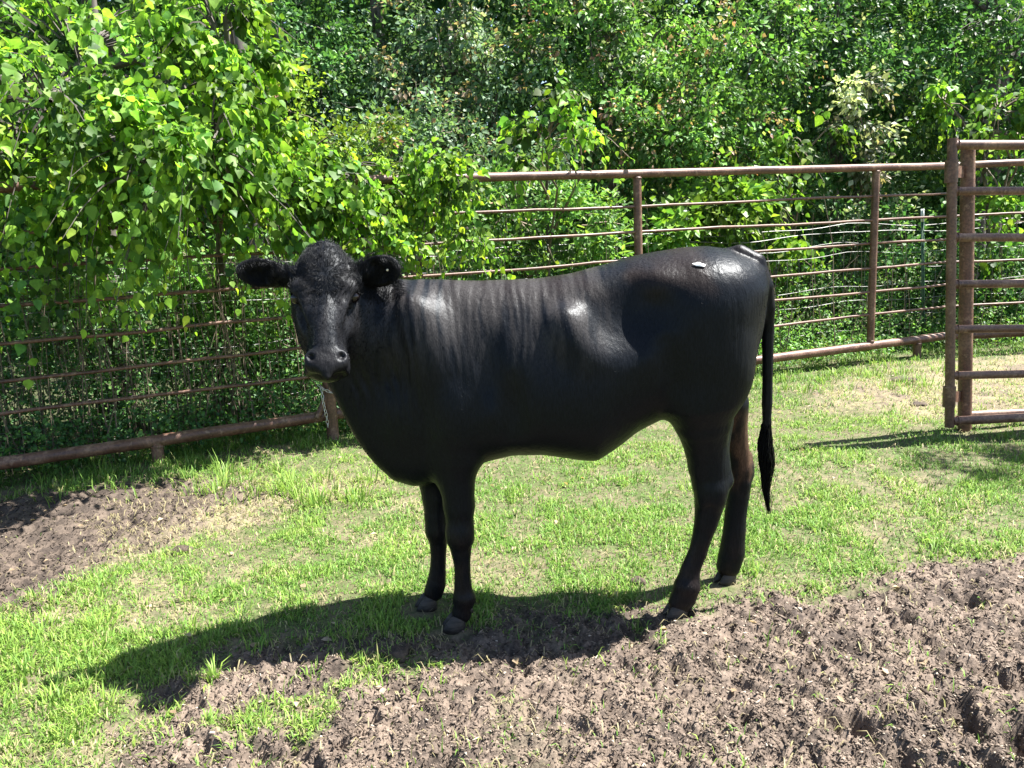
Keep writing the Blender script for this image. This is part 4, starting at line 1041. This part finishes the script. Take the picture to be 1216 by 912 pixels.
def limbs(mb, base, targets, r0, seed):
    targets = [t_ for t_ in targets if toPx(t_[0])[1] < 240 or r0 < .1]
    r = np.random.default_rng(seed); base = np.array(base)
    for (tg, f) in targets:
        tg = np.array(tg); st = base[0]+(base[1]-base[0])*f; mid = st*.5+tg*.5+np.array([0, 0, .12*np.linalg.norm(tg-st)])+r.normal(0, .05, 3)
        mb.tube([st, st*.7+mid*.3+r.normal(0, .02, 3), mid, mid*.4+tg*.6+r.normal(0, .03, 3), tg], [r0*.6, r0*.5, r0*.38, r0*.25, r0*.1], 7, False)
TWIGCOUNT = 0
def plant(name, label, cat, base, lobes, kind='oval', leaf=.045, per=9, spr=.35, trunk_r=.05, trunk_top=None, group=None, parts=0, keep_front=None, twigs=.35, bark=None, **kw):
    base = np.array(base, float)
    base[2] = 0
    t = empty(name, tuple(base), label, cat, group)
    (P, D, Nm, S, C), tw = sprays(lobes, per, leaf, spr, **kw)
    ok = P[:, 2] > .02; P, D, Nm, S, C = P[ok], D[ok], Nm[ok], S[ok], C[ok]
    lab = None
    if parts:
        x, y = toPx(P); sc = S/np.linalg.norm(P-CAM, axis=1); vis = (x > 2) & (x < 1214) & (y > 2) & (y < 900)
        # the leaves that show largest on the outer, camera side
        rank = np.argsort(-(sc*np.where(vis, 1, 0)*(1-.12*(P[:, 1]-P[:, 1].min())))); pick = rank[:parts]
        tv, tf = TPL[kind]
        base_me = []
        for j in range(10):
            cc = C[pick[j*7 % len(pick)]]; me = mesh_np('leaf', tv, tf, np.tile(cc, (len(tv), 1)), False, M_TALLOW if kind == 'heart' else M_LEAF); base_me.append((cc, me))
        for i in pick:
            me = min(base_me, key=lambda q: float(((q[0]-C[i])**2).sum()))[1]
            d_ = unit(D[i]); a = unit(np.cross(Nm[i], d_)); nn_ = np.cross(d_, a)
            o = bpy.data.objects.new('leaf', me); COL.objects.link(o); o.parent = t
            s = float(S[i]); M = Matrix(((d_[0]*s, a[0]*s, nn_[0]*s, P[i][0]-base[0]), (d_[1]*s, a[1]*s, nn_[1]*s, P[i][1]-base[1]), (d_[2]*s, a[2]*s, nn_[2]*s, P[i][2]-base[2]), (0, 0, 0, 1)))
            o.matrix_local = M
        k = np.ones(len(P), bool); k[pick] = False; P, D, Nm, S, C = P[k], D[k], Nm[k], S[k], C[k]
    V_, T, CC = leaves(kind, P, D, Nm, S, C)
    o = link('foliage', mesh_np('foliage', V_-base, T, CC, False, M_TALLOW if kind == 'heart' else M_LEAF), t); o['kind'] = 'stuff'
    # trunk and limbs
    cs = [np.array(l[0]) for l in lobes]; top_ = trunk_top if trunk_top is not None else np.mean(cs, 0)+[0, .15, .1]
    top_ = np.array(top_)
    mb = MB(); k = 7; pts = [base+[0, 0, -.1]]+[base+(top_-base)*f+rng.normal(0, trunk_r*.5, 3) for f in np.linspace(.15, .9, k-2)]+[top_]
    mb.tube(pts, np.linspace(trunk_r*1.15, trunk_r*.35, k), 10, False); mb.build('trunk', bark or M_BARK, t)
    mb = MB(); limbs(mb, (pts[2], top_), [(c_, min(.15+.8*i/max(1, len(cs)), .9)) for i, c_ in enumerate(cs)], trunk_r, 3)
    for (A, B, ln), c_ in zip(tw, cs):
        kk = rng.random(len(A)) < twigs
        for a, b in zip(A[kk], B[kk]):
            s0 = c_+(a-c_)*.35; mb.tube([s0, a*.6+s0*.4+[0, 0, .02], a, (a+b)/2+[0, 0, .02], b], [.008, .006, .0045, .003, .0015], 3, False)
    mb.build('branches', M_TWIG if trunk_r < .04 else M_BARK, t)['kind'] = 'stuff'
    return t
def lobe(px, py, Y, rx, ry, rz, n): return (U(px, py, Y), (rx, ry, rz), n)

# 1. the tallow tree that overhangs the left fence
plant('tallow_tree', 'large leafy tree with drooping heart-shaped leaves overhanging the left fence', 'tree', (-3.3, 6.9, 0), [
    lobe(-60, 60, 6.0, .9, .7, .9, 110), lobe(90, 60, 6.0, .8, .7, .6, 130), lobe(200, 110, 5.7, .55, .5, .5, 110), lobe(60, 165, 5.4, .7, .55, .45, 140),
    lobe(190, 200, 4.95, .45, .35, .35, 110), lobe(60, 120, 5.0, .5, .3, .3, 60), lobe(-120, 150, 4.8, .5, .3, .4, 60), lobe(-40, 230, 5.1, .5, .4, .35, 60), lobe(250, 170, 5.1, .32, .35, .36, 70), lobe(330, 190, 5.6, .3, .25, .22, 50), lobe(325, 235, 5.6, .30, .3, .26, 56), lobe(120, 245, 5.2, .5, .3, .14, 45), lobe(365, 265, 5.6, .22, .2, .18, 30)],
    kind='heart', leaf=.070, per=12, spr=.36, trunk_r=.11, trunk_top=(-3.0, 6.5, 3.6), parts=300, droop=.85, col='tallow', tip_col='tallow_new', tip_frac=.35, tilt=.75, spread=.55, twigs=.3)
plant('tallow_branch_tree', 'bright yellow-green young tree leaning out at the top of the left foliage', 'tree', (-2.55, 7.1, 0), [
    lobe(262, 40, 5.6, .22, .25, .42, 70), lobe(285, 80, 5.5, .16, .2, .22, 36), lobe(235, -20, 5.8, .3, .3, .3, 40)],
    kind='heart', leaf=.068, per=13, spr=.26, trunk_r=.05, parts=80, droop=.9, col='tallow', tip_col='tallow_new', tip_frac=.9, tilt=.8, twigs=.3)
plant('tallow_sapling', 'yellow-green leafy sapling spilling over the fence above the cow\'s neck', 'tree', (-.75, 7.4, 0), [
    lobe(425, 250, 6.0, .36, .25, .28, 90), lobe(450, 295, 5.75, .18, .2, .12, 36), lobe(525, 220, 6.15, .30, .25, .24, 80), lobe(560, 275, 6.0, .09, .12, .12, 16), lobe(480, 190, 6.3, .4, .3, .12, 40), lobe(400, 205, 5.75, .30, .2, .17, 60)],
    kind='heart', leaf=.055, per=12, spr=.22, trunk_r=.04, parts=110, droop=.9, col='tallow', tip_col='tallow_new', tip_frac=.85, tilt=.8, twigs=.4)
plant('tallow_sprig', 'light green sapling with a drooping sprig above the top rail, left of the first upright', 'tree', (.35, 7.9, 0), [
    lobe(645, 165, 7.0, .34, .2, .24, 26), lobe(690, 150, 7.0, .10, .12, .12, 9), lobe(610, 190, 6.9, .14, .15, .12, 12), lobe(665, 115, 7.1, .08, .1, .12, 6)],
    kind='heart', leaf=.075, per=9, spr=.24, trunk_r=.025, parts=40, droop=.9, col='tallow', tip_col='tallow_new', tip_frac=.7, tilt=.8, twigs=.8)
plant('tallow_sapling', 'light green sapling behind the fence midway between the two uprights and the last', 'tree', (3.25, 9.4, 0), [
    lobe(935, 165, 9.0, .30, .25, .22, 26), lobe(915, 235, 8.9, .35, .3, .28, 44), lobe(930, 300, 8.9, .30, .3, .30, 34), lobe(985, 150, 9.0, .10, .1, .16, 8), lobe(870, 190, 9.1, .2, .2, .15, 16)],
    kind='heart', leaf=.085, per=9, spr=.28, trunk_r=.03, droop=.8, col='tallow', tip_col='lime', tip_frac=.6, tilt=.8, twigs=.5)
plant('tallow_sapling', 'light green sapling rising behind the gate at the right edge', 'tree', (5.5, 9.5, 0), [
    lobe(1185, 130, 9.0, .32, .3, .22, 36), lobe(1205, 160, 8.9, .35, .3, .25, 36), lobe(1120, 120, 9.2, .3, .3, .2, 20), lobe(1195, 260, 9.0, .4, .3, .4, 34)],
    kind='heart', leaf=.085, per=9, spr=.28, trunk_r=.03, droop=.8, col='tallow', tip_col='lime', tip_frac=.6, tilt=.8, twigs=.5)
# 2. the thicket behind the fence: shrubs and small trees, each its own
SH = [
 ('yellow_tipped_shrub', 'small-leaved shrub with yellow and orange tips right of the leafy tree', (350, 165, 7.3), [(360, 180, 6.3, .50, .3, .28, 150), (425, 195, 6.3, .35, .3, .24, 100), (325, 130, 6.6, .3, .3, .25, 50)], dict(col='lime', tip_col='tallow_new', tip_frac=.5, accent='pink', acc_p=.05, leaf=.030, kind='oval')),
 ('vine_draped_tree', 'dark fine-leaved tree at the top, just right of the leafy tree', (340, 0, 10.5), [(335, 20, 9.9, .75, .5, .8, 190), (380, 90, 9.7, .7, .5, .55, 160), (330, 150, 9.6, .6, .5, .5, 110), (300, -60, 10, .9, .6, .7, 120)], dict(col='dark', tip_col='mid', tip_frac=.25, leaf=.045)),
 ('pale_vine_tree', 'grey-green fine-leaved tree with pale hanging vines at top centre', (540, 20, 10), [(520, 40, 9.5, .75, .5, .65, 200), (590, 110, 9.3, .75, .5, .55, 210), (470, 130, 9.2, .6, .45, .5, 150), (540, -60, 10.3, 1.0, .6, .5, 120)], dict(col='grey', tip_col='pale', tip_frac=.35, accent='tan', acc_p=.08, leaf=.042)),
 ('mixed_shrub', 'grey-green shrub with reddish tips behind the leaf sprays on the top rail', (530, 180, 8.6), [(510, 170, 8.3, .6, .4, .42, 170), (590, 200, 8.1, .55, .4, .35, 150), (440, 170, 8.2, .45, .4, .35, 110)], dict(col='grey', tip_col='pink', tip_frac=.12, leaf=.040)),
 ('pink_tipped_tree', 'light small-leaved tree with pinkish white tips at top, above the first upright', (720, 40, 10), [(700, 40, 9.4, .7, .5, .65, 200), (740, 130, 9.1, .55, .45, .5, 170), (790, 30, 9.6, .6, .5, .5, 140), (700, -60, 10.0, .9, .5, .5, 110)], dict(col='mid', tip_col='pale', tip_frac=.38, accent='pink', acc_p=.07, leaf=.044)),
 ('spreading_shrub', 'deep green shrub with brown-red tips over the middle of the top rail', (860, 110, 9.3), [(840, 100, 8.9, .6, .45, .48, 190), (800, 160, 8.6, .5, .4, .35, 130), (900, 60, 9.3, .6, .5, .5, 150), (860, 170, 8.7, .5, .4, .3, 110)], dict(col='mid', tip_col='pink', tip_frac=.16, leaf=.042)),
 ('evergreen_tree', 'dark evergreen with glossy flecked leaves at top right, left of the dark trunks', (1000, 60, 10.8), [(960, 30, 10.2, .8, .5, .6, 190), (1040, 90, 10.2, .8, .5, .6, 190), (980, 150, 10.0, .7, .5, .5, 150), (1000, -70, 10.5, 1.1, .6, .5, 120)], dict(col='dark', tip_col='mid', tip_frac=.4, accent='pale', acc_p=.05, leaf=.048)),
 ('pale_climbing_vine', 'pale leafy vine climbing as a narrow column right of centre behind the top rail', (1020, 150, 9.6), [(1018, 100, 9.5, .13, .12, .16, 18), (1026, 140, 9.5, .13, .12, .18, 20), (1020, 185, 9.5, .16, .12, .16, 20)], dict(col='pale', tip_col='tan', tip_frac=.3, leaf=.052)),
 ('backing_tree', 'shaded green tree behind the gate post at top right', (1160, 40, 11), [(1130, 40, 10.6, .7, .5, .6, 150), (1210, 50, 10.6, .8, .5, .7, 150), (1110, 130, 10.2, .7, .5, .5, 140), (1230, 170, 10.2, .8, .5, .6, 120)], dict(col='dark', tip_col='lime', tip_frac=.25, leaf=.050)),
 ('low_shrub', 'mid green shrub below the top rail, left of the first upright', (620, 260, 8.0), [(600, 255, 7.6, .5, .35, .30, 150), (680, 265, 7.7, .5, .35, .28, 140), (560, 310, 7.3, .5, .3, .22, 110)], dict(col='mid', tip_col='lime', tip_frac=.25, leaf=.040)),
 ('low_shrub', 'light green broad-leaved shrub below the top rail, just right of the first upright', (800, 270, 8.4), [(790, 275, 8.1, .32, .3, .24, 70), (850, 250, 8.4, .4, .35, .35, 90)], dict(col='tallow', tip_col='lime', tip_frac=.6, leaf=.065, kind='oval')),
 ('speckled_shrub', 'dark shrub speckled with small bright leaves between the cow\'s tail and the last upright', (990, 300, 9.6), [(960, 330, 9.3, .6, .4, .42, 170), (1040, 300, 9.5, .55, .4, .45, 160), (1000, 240, 9.6, .6, .4, .4, 130), (1080, 360, 9.5, .5, .35, .3, 110)], dict(col='dark', tip_col='pale', tip_frac=.28, leaf=.040)),
 ('low_shrub', 'low green shrub behind the gate bars at the right edge', (1190, 340, 9.4), [(1170, 340, 9.2, .5, .35, .35, 120), (1230, 330, 9.3, .5, .35, .4, 110), (1110, 300, 9.6, .4, .3, .4, 90)], dict(col='dark', tip_col='mid', tip_frac=.5, leaf=.045)),
 ('shaded_shrub', 'dark shaded shrub in the hollow under the leafy tree at the left', (100, 380, 6.6), [(60, 360, 6.3, .6, .3, .35, 150), (180, 370, 6.5, .5, .3, .3, 120), (-20, 420, 6.1, .5, .3, .35, 90), (130, 300, 6.4, .6, .3, .3, 110)], dict(col='mid', tip_col='pale', tip_frac=.18, leaf=.036)),
 ('shaded_shrub', 'dark green shrub behind the cow\'s head under the leaf sprays', (320, 380, 7.2), [(290, 390, 6.9, .45, .3, .35, 120), (350, 400, 6.9, .45, .3, .4, 130), (430, 400, 7.1, .5, .3, .45, 80), (300, 320, 7.0, .5, .3, .3, 90)], dict(col='mid', tip_col='lime', tip_frac=.15, leaf=.038)),
]
for nm, lb, (bx_, by_, bY), lo_, kw in SH:
    p = U(bx_, by_, bY+.3)
    tree_ = by_ < 100
    kw = dict(kw); kw.setdefault('kind', 'oval'); kw['leaf'] = kw['leaf']*1.75; kw['tip_frac'] = kw.get('tip_frac', .2)+.14
    plant(nm, lb, 'tree' if 'tree' in nm else ('vine' if 'vine' in nm else 'shrub'), (p[0], p[1], 0), [lobe(*a) for a in lo_], per=14, spr=.26, trunk_r=.07 if tree_ else .025, droop=.35, tilt=.75, spread=.8, twigs=.07, **kw)

# bare trunks standing in the thicket
def trunk(px, Y, r, h, label, seed):
    p = U(px, 100, Y); rr = np.random.default_rng(seed); t = empty('tree_trunk', (p[0], p[1], 0), label, 'tree')
    pts = [np.array([p[0]+rr.normal(0, .04), p[1], z]) for z in np.linspace(-.1, h, 9)]
    MB().tube(pts, np.linspace(r*1.2, r*.7, 9), 14, False).build('trunk', M_BARK, t)
    mb = MB()
    for i in range(7):
        a = rr.random()*2*pi; z = h*(.35+.6*rr.random()); s = np.array([p[0], p[1], z]); d = np.array([cos(a), sin(a), .6])
        mb.tube([s, s+d*.4, s+d*.9+[0, 0, .1]], [r*.35, r*.25, r*.1], 6, False)
    mb.build('branches', M_BARK, t)['kind'] = 'stuff'
    (P, D, Nm, S, C), tw = sprays([((p[0], p[1], h+.8), (1.6, 1.2, 1.2), 160)], 14, .06, .45, droop=.4, col='mid', tip_col='lime', tip_frac=.2, spread=.8, tilt=.9)
    V_, T, CC = leaves('oval', P, D, Nm, S, C); o = link('crown', mesh_np('crown', V_-np.array([p[0], p[1], 0]), T, CC, False, M_LEAF), t); o['kind'] = 'stuff'
trunk(285, 9.0, .075, 5.5, 'grey trunk at the top edge beside the leafy tree', 1)
trunk(1172, 11.6, .10, 6.0, 'left one of two dark trunks at the top right corner', 2)
trunk(1190, 11.9, .12, 6.2, 'right one of two dark trunks at the top right corner', 3)
trunk(455, 12.0, .09, 6.0, 'dim reddish trunk at the top centre beside the sliver of sky', 4)

# lance-leaved weeds standing at the fence
def weed(px, py, Y, h, n, label, seed):
    r = np.random.default_rng(seed); top_ = U(px, py, Y); base = np.array([top_[0]+.05, Y+.05, 0.])
    t = empty('lance_leaved_weed', tuple(base), label, 'weed', 'lance-leaved weeds behind the fence')
    MB().tube([base+[0, 0, -.03], (base+top_)/2+[.02, 0, 0], top_], [.007, .005, .002], 5, False).build('stem', M_TWIG, t)
    tv, tf = TPL['lance']; mes = [mesh_np('leaf', tv, tf, np.tile(np.array(c_), (len(tv), 1)), False, M_LEAF) for c_ in ((.16, .27, .07), (.22, .32, .08), (.10, .20, .05))]
    for i in range(n):
        f = 1-.5*(i/n)**1.2; p = base+(top_-base)*f; a = i*2.4+r.random()*.5; el = .75-.9*(i/n)+r.normal(0, .15)
        d_ = unit(np.array([cos(a), sin(a)*.9, el])); nn_ = unit(np.array([0, 0, 1.])-d_*d_[2]+1e-4); s = .10+.07*min(1, i/8)+.02*r.random(); av = np.cross(nn_, d_)
        o = bpy.data.objects.new('leaf', mes[i % 3]); COL.objects.link(o); o.parent = t; q = p-base
        o.matrix_local = Matrix(((d_[0]*s, av[0]*s*1.2, nn_[0]*s, q[0]), (d_[1]*s, av[1]*s*1.2, nn_[1]*s, q[1]), (d_[2]*s, av[2]*s*1.2, nn_[2]*s, q[2]), (0, 0, 0, 1)))
weed(726, 228, 7.5, 1.5, 26, 'tall lance-leaved weed just left of the first upright, topmost', 1)
weed(698, 262, 7.4, 1.3, 26, 'lance-leaved weed standing left of the topmost one', 2)
weed(672, 240, 7.7, 1.4, 22, 'thin lance-leaved weed farthest left of its row', 3)
weed(738, 275, 7.3, 1.2, 22, 'short lance-leaved weed right at the foot of the first upright', 4)
weed(835, 262, 8.3, 1.2, 18, 'lance-leaved weed right of the T-post above the rump', 5)

# undergrowth: nobody could count these
def undergrowth(name, label, n, sampler, hmax, leafs, cols, tipc, stems=260, per=7):
    x, y = sampler(n); z = hmax(x, y)*rng.random(n)**1.0
    P = np.stack([x, y, z], 1); 
    Pp = (P[:, None]+rng.normal(0, .035, (n, per, 3))).reshape(-1, 3); Pp[:, 2] = np.maximum(Pp[:, 2], .01)
    m = len(Pp); D = rdir(m); Nm = unit(rdir(m)*.8+[0, -.3, 1]); C = pal(cols, m)*np.repeat(.7+.6*rng.random((n, 1)), per, 0)
    k = np.repeat(rng.random(n) < .22, per)[:, None]; C = np.where(k, pal(tipc, m), C)
    V_, T, CC = leaves('oval', Pp, D, Nm, leafs*(.6+.7*rng.random(m)), C)
    tag(link(name, mesh_np(name, V_, T, CC, False, M_LEAF)), label, 'undergrowth', kind='stuff')
def samp_left(n):
    x = rng.uniform(-4.6, 1.2, n); y = fence_y(x)+.12+2.4*rng.random(n)**.9; return x, y
def samp_right(n):
    x = rng.uniform(.6, 8.2, n); y = fence_y(x)+.25+1.5*rng.random(n)**.8; return x, y
undergrowth('undergrowth', 'dark small-leaved undergrowth behind the left fence', 8500, samp_left, lambda x, y: .28+.95*smooth(.2, 1.5, y-fence_y(x)), .036, 'dark', 'mid')
undergrowth('undergrowth', 'small-leaved undergrowth behind the right fence', 7000, samp_right, lambda x, y: .12+.9*smooth(.2, 1.5, y-fence_y(x)), .036, 'mid', 'olive')
def stems():
    mb = MB(); cols = []
    for i in range(640):
        x = rng.uniform(-4.4, 8) if i > 400 else rng.uniform(-4.2, 0); y = float(fence_y(x))+.3+1.6*rng.random(); h = .6+1.1*rng.random(); a = rng.random()*2*pi; l = .25*rng.random()+(.5 if rng.random() < .15 else 0)
        d = np.array([cos(a)*l, sin(a)*l, 0]); b0 = np.array([x, y, -.02]); r = .0025+.004*rng.random()
        mb.tube([b0, b0+[0, 0, h*.35]+d*.2+rng.normal(0, .015, 3), b0+[0, 0, h*.7]+d*.6+rng.normal(0, .02, 3), b0+[0, 0, h]+d*1.2], [r, r*.85, r*.6, r*.3], 4, False)
    o = mb.build('woody_stems', M_TWIG); tag(o, 'thin brown stems tangled behind the fence', 'stems', kind='stuff')
stems()
# the wood behind everything, a closed mass of leaves
def wood():
    n = 6200; x = rng.uniform(-10, 14, n); y = 11.8+rng.random(n)*2.4+.12*x; z = 7.6*rng.random(n)**.8
    # a small opening where the sky shows
    px_, py_ = toPx(np.stack([x, y, z], 1)); gap = np.hypot((px_-512)/26, (py_-2)/18) < 1; x, y, z = x[~gap], y[~gap], z[~gap]; n = len(x)
    lob = np.stack([x, y, z], 1); per = 26
    P = (lob[:, None]+rng.normal(0, 1, (n, per, 3))*[.26, .2, .2]).reshape(-1, 3); m = len(P)
    px_, py_ = toPx(P); k = (np.hypot((px_-512)/17, (py_-2)/12) > 1) & (P[:, 2] > 0); P = P[k]; m = len(P); tone = np.repeat(.65+.7*rng.random((n, 1)), per, 0)[k]
    C = lerp(pal('dark', m), pal('olive', m), .4*rng.random((m, 1)))*tone
    V_, T, CC = leaves('oval', P, rdir(m), unit(rdir(m)*.9+[0, -.2, 1]), .10*(.6+.8*rng.random(m)), C)
    tag(link('woodland', mesh_np('woodland', V_, T, CC, False, M_LEAF)), 'dense dark woodland closing off the background', 'woodland', kind='stuff')
wood()
def far_wood():
    n = 62000; x = rng.uniform(-24, 28, n); y = 17+rng.random(n)*3+.1*x; z = rng.uniform(0, 10, n)
    P = np.stack([x, y, z], 1); px_, py_ = toPx(P); k = np.hypot((px_-512)/20, (py_-2)/14) > 1; P = P[k]; m = len(P)
    V_, T, CC = leaves('oval', P, rdir(m), unit(rdir(m)+[0, -.6, .3]), .42*(.6+.8*rng.random(m)), pal('dark', m))
    tag(link('far_woodland', mesh_np('far_woodland', V_, T, CC, False, M_LEAF)), 'far dark woodland glimpsed through the gaps', 'woodland', kind='stuff')
far_wood()
# tree standing just outside the right edge, whose crown shades the grass in front of the gate
(P, D, Nm, S, C), tw = sprays([((4.85, 5.0, 3.6), (.50, .10, .22), 80), ((5.4, 5.15, 3.7), (.6, .2, .35), 130)], 14, .07, .3, droop=.5, col='tallow', spread=.8, tilt=.9)
st = empty('shade_tree', (5.6, 6.3, 0), 'leafy tree standing outside the right edge, only its shadow in view', 'tree')
V_, T, CC = leaves('oval', P, D, Nm, S, C); link('foliage', mesh_np('foliage', V_-np.array([5.6, 6.3, 0]), T, CC, False, M_LEAF), st)['kind'] = 'stuff'
MB().tube([(5.6, 6.3, -.1), (5.55, 6.25, 1.5), (5.5, 5.8, 2.8), (5.2, 5.2, 3.6), (4.8, 5.0, 3.6)], [.14, .12, .09, .05, .02], 10, False).build('trunk', M_BARK, st)
# fallen leaves on the ground
def litter():
    n = 1100; x, y = sample_ground(n, 2.0, 7.2, .6); k = rng.random(n) < np.where(y-fence_y(x) > -.9, 1, .22); x, y = x[k], y[k]; n = len(x)
    P = np.stack([x, y, height(x, y, None, False)+.012], 1)
    V_, T, CC = leaves('oval', P, unit(rdir(n)*[1, 1, .15]), unit(rdir(n)*.4+[0, 0, 1]), .022+.02*rng.random(n), pal('tan', n)*1.1)
    tag(link('leaf_litter', mesh_np('leaf_litter', V_, T, CC, False, M_LEAF)), 'fallen tan leaves scattered on the ground', 'leaf litter', kind='stuff')
litter()
